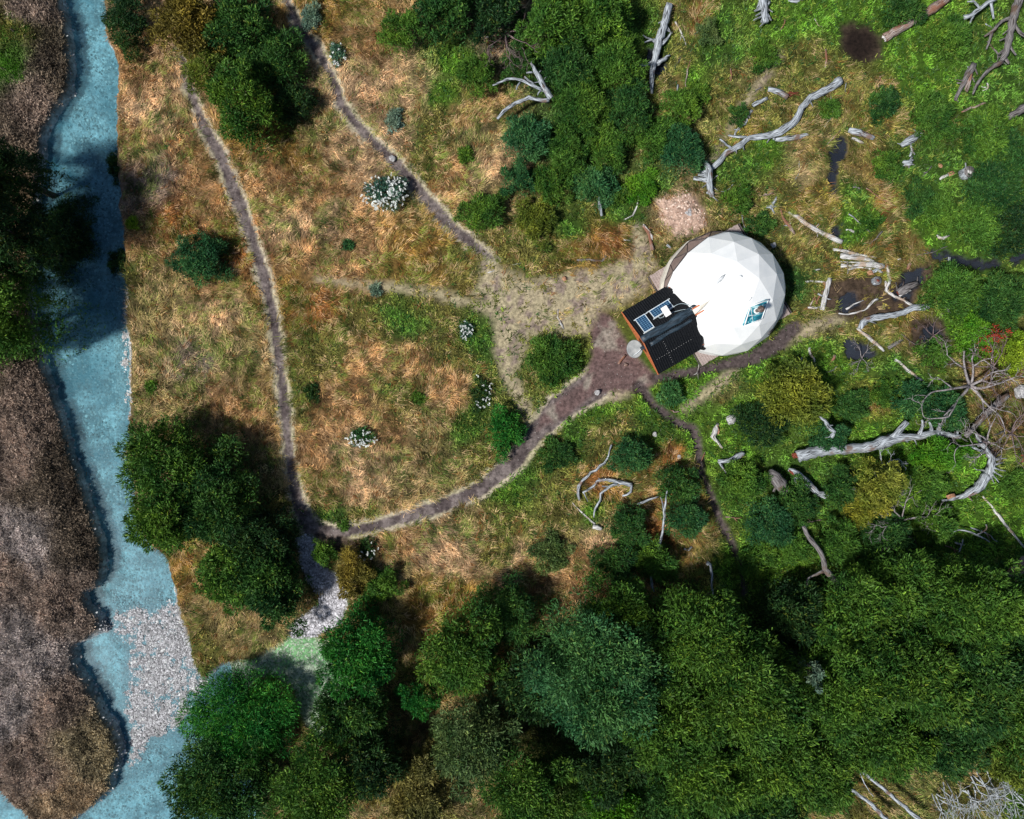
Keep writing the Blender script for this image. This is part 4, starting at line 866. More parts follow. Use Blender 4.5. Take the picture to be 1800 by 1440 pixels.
W_('fallen_log', 'pale split log slanting to the top end of the plank pile', [(1386, 373, 4), (1402, 382, 7), (1425, 397, 8), (1448, 412, 8), (1462, 417, 10), (1480, 425, 9)], snags=2, mat=M_PALE, group=LG)
W_('dead_branch', 'grey knotty branch above the dome', [(1365, 346, 4), (1360, 356, 7), (1355, 364, 6), (1361, 375, 4)], [[(1356, 366, 5), (1347, 365, 3)]], snags=3)
W_('dead_branch', 'pinkish brown branch right of the knotty one above the dome', [(1373, 366, 3), (1375, 378, 4), (1382, 390, 7), (1392, 402, 8), (1397, 412, 3)], mat=M_BROWN)
PB = 'planks and poles laid side by side over the bog'
W_('wood_plank', 'topmost and longest plank of the pile over the bog', [(1464, 439, 5), (1480, 441, 6), (1510, 448, 5), (1540, 453, 4)], mat=M_PALE, amp=.2, group=PB, flat=.5)
W_('wood_plank', 'broad second plank of the pile over the bog', [(1477, 450, 8), (1500, 453, 9), (1520, 455, 7), (1538, 460, 4)], mat=M_PALE, amp=.2, group=PB, flat=.5)
W_('wood_plank', 'thin pole between the broad plank and the forked one', [(1476, 460, 2.5), (1500, 461, 3), (1520, 462, 3)], mat=M_PALE, amp=.3, group=PB)
W_('wood_plank', 'forked wide pole, lowest of the pile over the bog', [(1478, 467, 6), (1500, 467.5, 5), (1525, 465, 9), (1554, 469, 9)], [[(1495, 461, 3), (1520, 462, 5), (1540, 464, 6)]], mat=M_PALE, amp=.2, group=PB, flat=.6)
W_('dead_branch', 'curved twig under the plank pile', [(1490, 475, 4), (1498, 472, 4), (1512, 470, 3), (1528, 473, 2)], mat=M_PALE)
W_('tree_stump', 'small cut stub with an orange heart under the plank pile', [(1529, 468, 4), (1530, 477, 5)], ends=[([(1525, 481, 8, .05), (1534, 480, 8, .05)], M_ORANGEW)], mat=M_PALE)
W_('driftwood', 'half-moon pale chunk right of the orange-hearted stub', [(1534, 478, 6), (1543, 476, 7), (1551, 479, 4)])
W_('dead_branch', 'bent pole standing off the right end of the plank pile', [(1559, 466, 4), (1562, 480, 6), (1563, 498, 6), (1558, 511, 6), (1572, 520, 5), (1590, 528, 4), (1606, 538, 5)], mat=M_PALE, snags=3)
W_('driftwood', 'short pale stub beside the bent pole', [(1556, 494, 4), (1557, 504, 5)], mat=M_PALE)
W_('fallen_log', 'wide dull log lying half in the mud right of the bent pole', [(1578, 515, 11), (1595, 506, 13), (1612, 498, 9)], mat=M_DARKW, snags=3)
W_('dead_branch', 'white sliver lying on the dull log in the mud', [(1581, 521, 4), (1592, 514, 5), (1602, 511, 2)], mat=M_PALE, z=.12, ends=[([(1577, 516, 5), (1582, 513, 4)], M_RED)])
W_('driftwood', 'oblong pale chunk between pile and muddy ditch', [(1601, 462, 4), (1598, 468, 6), (1594, 473, 4)], mat=M_BROWN)
W_('driftwood', 'tiny pale chip right of the plank pile', [(1577, 457, 3), (1583, 455, 4)], mat=M_PALE)
W_('driftwood', 'grey chip lying in the muddy ditch', [(1669, 452, 5), (1669, 459, 5)])
W_('dead_branch', 'upper of two thin sticks lying on the dark bog', [(1487, 544, 4), (1500, 536, 3), (1518, 528, 2)], mat=M_PALE)
W_('dead_branch', 'lower wavy stick of the two lying on the dark bog', [(1474, 551, 2), (1498, 552, 3), (1512, 548, 3), (1525, 542, 3), (1532, 532, 4), (1543, 526, 4)], mat=M_PALE)
W_('fallen_log', 'bent silver log arching over the bog like a hook', [(1512, 578, 8), (1516, 568, 10), (1530, 561, 11), (1555, 557, 11), (1580, 552, 10), (1605, 542, 11), (1625, 541, 11), (1635, 537, 7)], snags=3, z=.12, group=LG)
W_('fallen_log', 'straight pale log going down right from the hooked one', [(1507, 576, 5), (1522, 588, 7), (1538, 602, 7), (1554, 617, 5)], mat=M_PALE, group=LG)
W_('dead_branch', 'pale stick half buried in green cover, in line with the straight log', [(1573, 632, 4), (1588, 643, 4), (1600, 655, 5), (1625, 673, 3)], mat=M_PALE)
W_('driftwood', 'flat grey chunk right of the straight pale log', [(1561, 612, 6), (1572, 605, 8), (1588, 597, 5)], mat=M_DARKW)
LD = 'loose frame of a plank and poles beside the dome'
W_('wood_plank', 'wide flat grey plank standing out beside the dome', [(1459, 489, 9), (1452, 515, 9), (1445, 545, 9)], mat=M_PALE, amp=.1, flat=.35, group=LD, jag=.05)
W_('wood_plank', 'short pole at the upper end of the flat grey plank', [(1416, 495, 3), (1435, 495, 4), (1452, 496, 4)], ends=[([(1446, 496, 4), (1451, 501, 4)], M_ORANGEW)], mat=M_PALE, group=LD)
W_('wood_plank', 'short pole at the lower end of the flat grey plank', [(1420, 541, 4), (1441, 540, 4)], mat=M_PALE, group=LD)
W_('dead_branch', 'brown forked sticks inside the plank frame', [(1431, 510, 3), (1432, 522, 4), (1424, 537, 3)], [[(1432, 524, 3), (1437, 534, 3)], [(1446, 512, 3), (1440, 522, 3), (1434, 534, 2)]], mat=M_BROWN)
W_('dead_branch', 'curved white branch standing in the green cover below the dome', [(1423, 611, 4), (1424, 622, 6), (1430, 632, 5), (1434, 645, 2)], mat=M_PALE)
W_('driftwood', 'brown stub in the green cover left of the dark pool', [(1467, 624, 5), (1463, 633, 5), (1459, 641, 2)], mat=M_BROWN)
W_('driftwood', 'small white slat near the dark water channel', [(1487, 404, 3), (1496, 405, 4), (1502, 408, 4)], mat=M_PALE)
W_('fallen_log', 'longest grey trunk, thick and forked, with a red broken end', [(1402, 803, 17), (1430, 795, 19), (1460, 791, 18), (1500, 789, 17), (1530, 785, 18), (1560, 776, 20), (1585, 769, 15), (1615, 768, 11), (1645, 762, 11), (1688, 768, 8)],
   [[(1570, 772, 17), (1582, 756, 14), (1594, 742, 13)], [(1615, 765, 8), (1622, 748, 7), (1620, 738, 5)], [(1636, 764, 7), (1638, 752, 5), (1633, 742, 3)], [(1650, 764, 7), (1652, 745, 6)], [(1682, 767, 5), (1684, 750, 3)]],
   z=.45, ends=[([(1408, 800, 12, .05), (1398, 800, 12, .05), (1393, 803, 6)], M_RED)], snags=4, group=LG, flat=.95, amp=.4)
W_('fallen_log', 'straight dull trunk rising to the right behind the dead roots', [(1697, 768, 8), (1715, 748, 9), (1740, 722, 10), (1772, 694, 9)], mat=M_DARKW, z=.5, amp=.25)
W_('fallen_log', 'curved silver log ending in a fan of roots at the right', [(1655, 880, 4), (1675, 877, 6), (1695, 870, 12), (1715, 860, 16), (1728, 846, 19), (1735, 835, 18)], z=.2, snags=2, group=LG,
   ends=[([(1664, 874, 7, .1), (1678, 870, 8, .1)], M_ORANGEW)])
W_('tree_stump', 'grey splayed root plate at the head of the curved silver log', [(1738, 832, 14, .3), (1742, 815, 12, .5), (1742, 800, 9, .5), (1728, 785, 8, .4), (1715, 762, 6, .3)],
   [[(1745, 818, 4, .6), (1765, 812, 1.5, .7)], [(1745, 822, 4, .6), (1768, 828, 1.5, .6)], [(1744, 826, 4, .6), (1762, 838, 1.5, .5)], [(1742, 830, 4, .5), (1756, 848, 1.5, .4)], [(1742, 812, 4, .6), (1760, 800, 1.5, .7)], [(1740, 832, 4, .4), (1748, 850, 1.5, .3)],
    [(1732, 790, 6, .4), (1722, 792, 5, .3), (1705, 783, 4, .2)], [(1745, 808, 4, .6), (1770, 806, 1.5, .8)], [(1741, 836, 5, .3), (1733, 851, 4, .2)], [(1736, 828, 4), (1722, 826, 2), (1712, 822, 1)]], z=.3, snags=10, mat=M_GREY)
W_('driftwood', 'grey split wedge of trunk, left one of the pair below the longest trunk', [(1354, 826, 9), (1362, 838, 20), (1372, 852, 20), (1380, 864, 14), (1388, 868, 6)], [[(1364, 855, 5), (1360, 865, 4)], [(1378, 864, 5), (1382, 872, 3)], [(1386, 866, 4), (1395, 863, 2)]], mat=M_DARKW, z=.5, amp=.3)
W_('fallen_log', 'smooth silver log, right one of the pair below the longest trunk', [(1386, 825, 6), (1402, 834, 11), (1418, 848, 12), (1432, 863, 10), (1446, 870, 10), (1458, 877, 7)], [[(1398, 838, 9), (1404, 852, 8), (1408, 862, 3)]], ends=[([(1388, 828, 7, .05), (1397, 838, 6, .05)], M_RED)], z=.5, snags=1)
W_('fallen_log', 'short pale blue-grey log bent at one end below the trench fork', [(1262, 811, 6), (1280, 811, 9), (1292, 806, 11), (1300, 800, 11), (1308, 797, 8)], [[(1263, 811, 5), (1270, 822, 4), (1278, 836, 2)]], z=.15)
W_('dead_branch', 'white and brown curved piece right of the trench', [(1262, 745, 4), (1258, 755, 9), (1254, 767, 8), (1262, 778, 5), (1270, 788, 3)], mat=M_PALE, ends=[([(1261, 750, 7, .05), (1261, 762, 6, .05)], M_ORANGEW)])
W_('dead_branch', 'grey horn-shaped branch poking out of the bush above the longest trunk', [(1440, 731, 3), (1450, 739, 6), (1456, 750, 8), (1464, 760, 8), (1462, 770, 6)], z=1.3, snags=4)
W_('driftwood', 'short split white stick left of the trench', [(1165, 834, 4), (1178, 831, 5), (1194, 824, 5)], mat=M_PALE, ends=[([(1170, 832, 4, .04), (1178, 830, 4, .04)], M_RED)])
W_('dead_branch', 'long white curved branch arching below the curved trail', [(1075, 782, 3), (1069, 800, 3), (1061, 815, 4), (1040, 832, 5), (1022, 848, 6), (1016, 862, 6), (1019, 880, 3)], mat=M_GREY, z=.2)
W_('dead_branch', 'blue-grey forked branch inside the long white arc', [(1111, 852, 5), (1098, 850, 7), (1080, 846, 6), (1065, 843, 5), (1050, 846, 5), (1042, 856, 4), (1024, 866, 3)],
   [[(1086, 851, 5), (1070, 856, 5), (1056, 868, 5), (1056, 880, 4), (1047, 895, 4), (1044, 910, 2)], [(1110, 853, 4), (1108, 866, 4), (1094, 872, 3)], [(1074, 855, 3), (1058, 855, 2)], [(1026, 866, 3), (1031, 875, 2), (1033, 882, 1.5)]], z=.25, snags=3)
W_('dead_branch', 'thin straight pale stick below the forked branch', [(1005, 882, 2), (1020, 898, 3), (1034, 911, 3), (1046, 921, 3)], mat=M_PALE)
W_('tree_stump', 'small block of pale split wood under the forked branch', [(1042, 926, 8), (1050, 928, 10), (1058, 929, 8)], mat=M_PALE, jag=.3)
W_('dead_branch', 'broken thin stick between forked branch and dark bush', [(1120, 886, 3), (1138, 880, 5), (1158, 873, 3)], z=.5)
W_('fallen_log', 'very long thin pale trunk leaning down to the wood', [(1173, 863, 2, .3), (1170, 880, 3, .2), (1168, 900, 4), (1166, 925, 4), (1160, 955, 4), (1157, 975, 5), (1149, 1000, 4), (1145, 1020, 4), (1150, 1040, 3)], [[(1168, 902, 3), (1164, 885, 2), (1161, 874, 1.5)]], z=1.0)
W_('fallen_log', 'thin bone-like trunk right of the very long one at the wood edge', [(1243, 990, 9), (1248, 994, 6), (1251, 1010, 5), (1252, 1030, 4), (1253, 1048, 3)], z=.9)
W_('driftwood', 'small pale jawbone-shaped chunk in rusty grass', [(1202, 964, 4), (1210, 967, 5), (1216, 961, 4)])
W_('fallen_log', 'forked grey trunk leaning over the wood edge', [(1412, 925, 6), (1422, 945, 8), (1436, 962, 8), (1446, 980, 9), (1450, 1000, 11), (1462, 1015, 11), (1478, 1030, 9), (1490, 1043, 8)], [[(1448, 1004, 6), (1435, 1010, 4), (1420, 1017, 3), (1417, 1035, 3)]], mat=M_DARKW, z=1.8, amp=.4)
W_('dead_branch', 'thin long pale pole crossing the leafy cover at the right', [(1727, 872, 3), (1742, 890, 4), (1760, 912, 5), (1775, 932, 4), (1800, 962, 3)], mat=M_PALE)
W_('dead_branch', 'thin forked twig lying on the leafy cover at the right', [(1672, 937, 4), (1685, 931, 3), (1705, 935, 3), (1722, 943, 3), (1740, 953, 2)], [[(1718, 940, 2.5), (1734, 931, 2.5), (1733, 922, 2)]], z=.5)
W_('fallen_log', 'broken brown-grey trunk end at the right edge', [(1806, 985, 22), (1790, 1000, 22), (1774, 1018, 20)], mat=M_BROWN, z=.8, snags=5)
W_('fallen_log', 'left one of the two pale dead trunks at the bottom right', [(1487, 1381, 7), (1505, 1394, 6), (1530, 1412, 6), (1562, 1445, 7)], z=1.0, group='pale dead trunks at the bottom right')
W_('fallen_log', 'right one of the two pale dead trunks at the bottom right', [(1505, 1346, 3), (1518, 1358, 5), (1540, 1375, 5), (1580, 1410, 6), (1625, 1448, 7)], [[(1510, 1350, 3), (1516, 1372, 2), (1535, 1400, 1.5)]], z=1.0, group='pale dead trunks at the bottom right')
W_('fallen_log', 'slanting dead trunk with twigs in the bottom right corner', [(1744, 1298, 4), (1765, 1320, 5), (1800, 1362, 7)], [[(1748, 1304, 3), (1775, 1318, 3), (1802, 1338, 3)], [(1752, 1312, 3), (1762, 1340, 2), (1768, 1358, 1.5)], [(1745, 1305, 2), (1752, 1335, 2), (1780, 1400, 1.5), (1786, 1438, 1)]], z=.8)
W_('dead_branch', 'thin white arc-shaped twig behind the clearing', [(1122, 344, 3), (1120, 362, 3), (1112, 378, 3), (1098, 386, 2)], mat=M_PALE)
W_('fallen_log', 'short half white, half pinkish log just left of the dome', [(1131, 396, 7), (1139, 408, 8), (1143, 422, 7), (1147, 440, 8)], mat=M_BROWN, snags=2, ends=[([(1132, 396, 6, .05), (1141, 406, 6, .06), (1145, 420, 4, .05)], M_PALE)])
W_('driftwood', 'small grey block between dome and wood-chip heap', [(1172, 430, 5), (1179, 436, 6)])
W_('driftwood', 'tiny white stick at the top of the clearing', [(1096, 421, 3), (1108, 423, 3)], mat=M_PALE)
W_('dead_branch', 'thin upright stub by the upper rim of the clearing', [(1054, 345, 4), (1055, 362, 6), (1058, 380, 4)], z=.3, mat=M_GREY)
W_('dead_branch', 'dark branch with a white forked tip on the rim of the clearing', [(1014, 457, 3), (1036, 457, 4), (1058, 459, 4), (1065, 450, 5)], mat=M_DARKW, snags=2)
W_('dead_branch', 'white stick lying in the middle of the clearing', [(981, 544, 2), (981, 558, 4), (985, 568, 5), (991, 579, 2)], mat=M_PALE)
W_('dead_branch', 'short white stick across the end of the upper trail', [(857, 480, 2), (866, 477, 3), (874, 473, 2)], mat=M_PALE)
W_('dead_branch', 'short pale stick where the upper trail meets the clearing', [(900, 466, 2.5), (916, 462, 3)], mat=M_PALE)
W_('wood_plank', 'short plank lying on the mud below the satellite dish', [(1099, 624, 5), (1092, 632, 5), (1087, 640, 4)], mat=M_BROWN, amp=.2, flat=.4)
W_('driftwood', 'chunk of wood on the mud next to the short plank', [(1097, 641, 6), (1103, 642, 5)], mat=M_BROWN)
W_('dead_branch', 'grey twig by the dead purple bush at the top', [(878, 48, 2), (866, 62, 2), (852, 66, 2)], z=1.0, mat=M_PALE)

def stump(px, py, r, h, label, heart, group=None):
    x, y, _ = pw(px, py, h); o = thing('tree_stump', label, 'stump', (x, y, 0), group); rr = r / S
    V, F, U = tube([(0, 0, -.1, rr * 1.25), (0, 0, h * .4, rr * 1.05), (0, 0, h, rr)], 14, .07, seed=3)
    link('trunk', pmesh('trunk', V, F, U), M_GREY, o)
    V, F, U = tube([(0, 0, h - .02, rr * .93), (0, 0, h + .012, rr * .92)], 14, .05, seed=4)
    link('cut_face', pmesh('cut_face', V, F, U), M_DARKW, o)
    V, F, U = tube([(0, 0, h, rr * .4), (0, 0, h + .03, rr * .38)], 9, .35, seed=5)
    link('heart', pmesh('heart', V, F, U), heart, o)
stump(1704, 302, 10, .5, 'round sawn grey stump in green ground cover at the right', M_PALE)
stump(1543, 493, 7, .25, 'round pale stump with a red heart below the plank pile', M_RED)

def rock(px, py, rpx, label, mat, squash=.6):
    x, y, _ = pw(px, py, .1); bm = bmesh.new(); bmesh.ops.create_icosphere(bm, subdivisions=3, radius=rpx / S)
    rg = random.Random(px)
    a = np.array([v.co[:] for v in bm.verts]); f = fbm(a[:, 0] * 3 + px, a[:, 1] * 3 + a[:, 2] * 2, rpx / S * 2.2, 4)
    for v, k in zip(bm.verts, f): v.co *= .6 + .8 * k; v.co.z *= squash
    me = bpy.data.meshes.new('rock'); bm.to_mesh(me); bm.free()
    o = link('rock', me, mat, label=label, category='rock'); o.location = (x, y, .05 + rpx / S * .2)
M_ROCK = noise_mat('pale rock', (.20, .20, .20), (.52, .52, .53), 9, .9, .2, .8)
rock(690, 279, 6, 'pale stone in the middle of the upper trail', M_ROCK)
rock(1793, 690, 12, 'grey boulder at the right edge between the red-flowered bushes', M_ROCK)
rock(1286, 738, 9, 'grey stone in bright green cover below the dome', M_ROCK)
rock(1050, 690, 5, 'small pale stone on the mud beside the curved trail', M_ROCK)
rock(1151, 764, 4, 'small pale stone in the green cover left of the trench', M_ROCK)
rock(1194, 803, 4, 'small grey stone near the short split white stick', M_ROCK)
rock(1360, 431, 5, 'small white stone in grass right of the dome', M_ROCK)
rock(992, 490, 4, 'tiny pinkish stone in the upper middle of the clearing', M_ORANGEW)
rock(1653, 291, 4, 'small pale pink stone above the white and orange log', M_ORANGEW)
rock(1210, 373, 8, 'white lump on the wood-chip heap behind the dome', M_ROCK)

# dead twiggy bushes, some with red blossoms
def brush(px, py, stems, reach, h, label, seed, mat, name='dead_bush', cat='dead bush', spread=6.28, a0=0, thick=3.0, group=None, z=0.2, red=0, bs=0):
    rg = np.random.default_rng(seed); o = thing(name, label, cat, pw(px, py, 0), group); x0, y0, _ = pw(px, py, 0); tw = []; tips = []
    def grow(x, y, zz, a, L, w_, depth):
        n = 4; pts = [(x, y, zz, w_)]
        for i in range(n):
            a += rg.normal(0, .22); x += math.cos(a) * L / n; y += math.sin(a) * L / n; zz = max(.05, zz + rg.normal(.06, .08) * L / 18)
            pts.append((x, y, zz, w_ * (1 - .7 * (i + 1) / n)))
            if depth < 3 and i > 0 and rg.random() < .85: grow(x, y, zz, a + rg.choice([-1, 1]) * rg.uniform(.35, .9), L * rg.uniform(.4, .65), w_ * .55, depth + 1)
        W = []
        for q in pts:
            kx, ky, _ = pw(q[0], q[1], q[2]); W.append((kx - x0, ky - y0, q[2], max(q[3], .35) / S / 2))
        (tw if depth else main).append(tube(W, 4 if depth else 6, .1)); tips.append((kx - x0, ky - y0, zz))
    main = []
    for s in range(stems): grow(px + rg.uniform(-bs, bs), py + rg.uniform(-bs * .7, bs * .7), z, a0 + spread * (s + rg.random() * .6) / stems, reach * rg.uniform(.7, 1.1), thick, 0)
    V, F, U = merge(main); link('stem', pmesh('stem', V, F, U), mat, o)
    V, F, U = merge(tw); link('twig', pmesh('twig', V, F, U), mat, o, kind='stuff')
    if red:
        T = np.array(tips)[rg.choice(len(tips), red)]; T = T[np.hypot(T[:, 0] - T[0, 0], T[:, 1] - T[0, 1]) < .9]
        m = len(T) * 26; P = np.repeat(T, 26, 0) + rg.normal(0, .13, (m, 3)); d = rg.normal(size=(m, 3)); d[:, 2] += .5; d /= np.linalg.norm(d, axis=1, keepdims=True)
        c = np.array((.36, .03, .02)) * rg.uniform(.5, 1.3, (m, 1))
        link('blossom', blade_mesh('blossom', P, d, rg.uniform(.06, .14, m), rg.uniform(.025, .05, m), c, .6, 1.1), M_LEAF, o, kind='stuff')
M_TWIG = noise_mat('dry grey twig', (.14, .12, .12), (.36, .34, .35), 10, .9, .2, .3)
M_TWIGP = noise_mat('purplish dry twig', (.10, .07, .075), (.24, .18, .18), 10, .9, .2, .3)
M_TWIGS = noise_mat('silver twig', (.26, .29, .32), (.50, .54, .58), 10, .9, .2, .3)
brush(1705, 678, 7, 62, 1, 'grey dead twiggy tree with spreading bare limbs at the right', 3, M_TWIG, 'dead_tree', 'dead tree', thick=6, z=1.0)
brush(1745, 645, 9, 42, 1, 'purplish bare bush with crimson blossoms, upper one at the right', 9, M_TWIGP, 'flowering_bush', 'flowering shrub', thick=2.4, z=1.1, red=36)
brush(1778, 762, 9, 52, 1, 'purplish bare bush with orange-red blossoms, lower one at the right', 13, M_TWIGP, 'flowering_bush', 'flowering shrub', thick=2.4, z=.9, red=44)
brush(1735, 775, 5, 48, 1, 'bare grey brush tangled over the root plate at the right', 21, M_TWIG, thick=3.5, z=.8)
brush(890, 60, 10, 44, 1, 'purple-grey dead bush in the dark gap of the top thicket', 31, M_TWIGP, thick=2.6, z=.9)
brush(1585, 915, 8, 46, 1, 'dark bare twigs under the golden drooping tree', 41, M_TWIG, thick=3, z=.6)
brush(1545, 880, 5, 30, 1, 'small bare twigs between golden sprays', 43, M_TWIG, thick=2, z=1.2)
brush(1675, 1385, 16, 50, 1, 'grey brushwood heap, left part, near the bottom right corner', 51, M_TWIGS, thick=2.6, z=.5, a0=.5, spread=.9, bs=38)
brush(1745, 1375, 13, 62, 1, 'grey brushwood heap, right part, near the bottom right corner', 57, M_TWIGS, thick=2.6, z=.5, a0=.6, spread=.8, bs=34)
brush(1555, 820, 5, 26, 1, 'pale twig tuft just below the longest trunk', 61, M_TWIGS, thick=1.6, z=.8)
brush(1515, 630, 5, 24, 1, 'thin bare twigs standing in the dark pool', 67, M_TWIG, thick=1.6, z=.1)
brush(1640, 590, 6, 26, 1, 'thin dark twigs over the right pool', 71, M_TWIGP, thick=1.8, z=.2)

# small bleached sticks that nothing tells apart
rg_ = np.random.default_rng(77); cnt_ = 0
while cnt_ < 75:
    sx, sy = rg_.uniform(1180, 1790), rg_.uniform(20, 960)
    if math.hypot(sx - 1268, sy - 517) < 125: continue
    sp = np.array([sx]), np.array([sy])
    if not base_keep(sp[0], sp[1], masks(*sp))[0]: continue
    a = rg_.uniform(0, 3.14); L = rg_.uniform(6, 20) * (1.7 if rg_.random() < .3 else 1); b_ = a + rg_.normal(0, .35); w_ = rg_.uniform(1.4, 3.2)
    p0 = (sx, sy, w_); p1 = (sx + math.cos(a) * L, sy + math.sin(a) * L, w_); p2 = (p1[0] + math.cos(b_) * L * .8, p1[1] + math.sin(b_) * L * .8, w_ * .5)
    kind_ = rg_.integers(0, 4)
    W_('dead_branch', ['small silver grey stick lying loose in the green cover round the bog', 'small whitish stick lying loose in the green cover round the bog', 'small dull dark grey stick lying loose in the green cover round the bog', 'small brownish stick lying loose in the green cover round the bog'][kind_],
       [p0, p1, p2], [[p1, (p1[0] + math.cos(a + .8) * L * .5, p1[1] + math.sin(a + .8) * L * .5, w_ * .4)]] if rg_.random() < .4 else (),
       mat=[M_GREY, M_PALE, M_DARKW, M_BROWN][kind_], z=.05, group='loose %s sticks round the bog' % ['silver', 'whitish', 'dull grey', 'brownish'][kind_])
    cnt_ += 1

# ------------------------------------------------------------------ dome, deck and cabin
ANG = math.atan2(.507, .862)                 # ridge direction of cabin and side of deck
DC = pw(1266, 518, .5); DR = 3.64; DZ = .5
U_ = Vector((math.cos(ANG), math.sin(ANG), 0)); V_ = Vector((U_.y, -U_.x, 0))   # along ridge ; towards lower right
M_BOARD = noise_mat('weathered deck board', (.22, .17, .155), (.42, .35, .33), 5, .85, .2, .4, stretch=(1, 12, 1))
M_BEAM = noise_mat('dark timber', (.05, .045, .05), (.12, .10, .10), 8, .8, .2)
# deck: boards run along V_; outline = union of square and disc
dk = thing('wooden_deck', 'square weathered board deck showing at its corners round the white dome', 'deck', (DC[0], DC[1], 0), rz=ANG)
bw = .145; hs = 3.02
nb = int(2 * 3.42 / bw)
for i in range(nb):
    u = -3.42 + bw * (i + .5)
    ext_ = 0
    if abs(u) < hs: ext_ = hs
    ext_ = max(ext_, math.sqrt(max(3.42 ** 2 - u * u, 0)))
    if ext_ < .3: continue
    e1 = ext_ + random.uniform(-.02, .02); e2 = ext_ + random.uniform(-.02, .02); g = .006; z1 = .44 + random.uniform(-.003, .003); z0 = .40
    x0, x1 = u - bw / 2 + g, u + bw / 2 - g
    Vb = [(x0, -e1, z0), (x1, -e1, z0), (x1, e2, z0), (x0, e2, z0), (x0, -e1, z1), (x1, -e1, z1), (x1, e2, z1), (x0, e2, z1)]
    Fb = [(3, 2, 1, 0), (4, 5, 6, 7), (0, 1, 5, 4), (1, 2, 6, 5), (2, 3, 7, 6), (3, 0, 4, 7)]
    link('board', pmesh('board', Vb, Fb, smooth=False), M_BOARD, dk)
def box(bm, c, s, rot=None):
    m = Matrix.Translation(c) @ (rot or Matrix()) @ Matrix.Diagonal((*s, 1)); bmesh.ops.create_cube(bm, size=1, matrix=m)
def from_bm(name, bm, mat, parent=None, bev=0, smooth=False, **p):
    if bev: bmesh.ops.bevel(bm, geom=bm.edges[:], offset=bev, segments=2, affect='EDGES')
    bmesh.ops.recalc_face_normals(bm, faces=bm.faces)
    me = bpy.data.meshes.new(name); bm.to_mesh(me); bm.free()
    if smooth: me.polygons.foreach_set('use_smooth', [True] * len(me.polygons))
    return link(name, me, mat, parent, **p)
for k in range(-3, 4):
    bm = bmesh.new(); box(bm, (0, k * .9, .32), (2 * hs - .3, .09, .14)); from_bm('joist', bm, M_BEAM, dk)
for sx in (-1, 1):
    bm = bmesh.new(); box(bm, (sx * (hs + .035), 0, .35), (.04, 2 * hs, .18)); from_bm('fascia', bm, M_BEAM, dk)
for sx in (-1, 1):
    for sy in (-1, 1):
        bm = bmesh.new(); box(bm, (sx * 2.8, sy * 2.8, .1), (.14, .14, .6)); from_bm('post', bm, M_BEAM, dk)

# dome
M_CANVAS, cnt, cb = new_mat('white dome canvas', .45, .4)
tcx = N(cnt, 'ShaderNodeTexCoord'); nz = N(cnt, 'ShaderNodeTexNoise'); nz.inputs['Scale'].default_value = 1.6; nz.inputs['Detail'].default_value = 6
cnt.links.new(tcx.outputs['Object'], nz.inputs['Vector'])
rr_ = N(cnt, 'ShaderNodeValToRGB'); rr_.color_ramp.elements[0].color = (.78, .81, .82, 1); rr_.color_ramp.elements[1].color = (.86, .88, .88, 1); rr_.color_ramp.elements[0].position = .3; rr_.color_ramp.elements[1].position = .6
cnt.links.new(nz.outputs[0], rr_.inputs[0]); cnt.links.new(rr_.outputs[0], cb.inputs['Base Color'])
M_CREAM = noise_mat('cream canvas skirt', (.62, .58, .50), (.74, .71, .64), 4, .7, .2)
M_CLEAR, qnt, qb = new_mat('smoky clear vinyl', .15, .5)
nq = N(qnt, 'ShaderNodeTexNoise'); nq.inputs['Scale'].default_value = 2.0; rq = N(qnt, 'ShaderNodeValToRGB'); rq.color_ramp.elements[0].color = (.16, .12, .11, 1); rq.color_ramp.elements[1].color = (.30, .23, .21, 1)
tq = N(qnt, 'ShaderNodeTexCoord'); qnt.links.new(tq.outputs['Object'], nq.inputs['Vector']); qnt.links.new(nq.outputs[0], rq.inputs[0]); qnt.links.new(rq.outputs[0], qb.inputs['Base Color'])
M_FRAME = noise_mat('dark steel tube', (.03, .025, .03), (.07, .06, .06), 8, .5, .4)
dome = thing('geodesic_dome', 'white faceted dome tent on the deck, with a clear crescent window on its upper left', 'dome tent', (DC[0], DC[1], DZ))
bm = bmesh.new(); bmesh.ops.create_icosphere(bm, subdivisions=1, radius=1)
tri = [[v.co.copy() for v in f.verts] for f in bm.faces]; bm.free()
FR = 3; bm = bmesh.new(); cache = {}
rot = Matrix.Rotation(math.radians(17), 3, 'Z') @ Matrix.Rotation(math.radians(0), 3, 'X')
def vat(c):
    c = (rot @ c).normalized() * DR; k = tuple(round(q, 3) for q in c)
    if k not in cache: cache[k] = bm.verts.new(c)
    return cache[k]
for a, b, c in tri:
    P = lambda i, j: a + (b - a) * (i / FR) + (c - a) * (j / FR)
    for i in range(FR):
        for j in range(FR - i):
            bm.faces.new((vat(P(i, j)), vat(P(i + 1, j)), vat(P(i, j + 1))))
            if i + j < FR - 1: bm.faces.new((vat(P(i + 1, j)), vat(P(i + 1, j + 1)), vat(P(i, j + 1))))
bmesh.ops.recalc_face_normals(bm, faces=bm.faces)
allg = lambda: bm.verts[:] + bm.edges[:] + bm.faces[:]
bmesh.ops.bisect_plane(bm, geom=allg(), plane_co=(0, 0, -.05), plane_no=(0, 0, 1), clear_inner=True)
def hit(px, py):
    """photo pixel to dome surface, local coordinates"""
    x, y, _ = pw(px, py, 0); o = Vector((0, 0, H)); d = (Vector((x, y, 0)) - o).normalized(); c = Vector((DC[0], DC[1], DZ))
    oc = o - c; b_ = oc.dot(d); q = b_ * b_ - (oc.dot(oc) - DR * DR * .985)
    t = -b_ - math.sqrt(max(q, 0)); return o + d * t - c
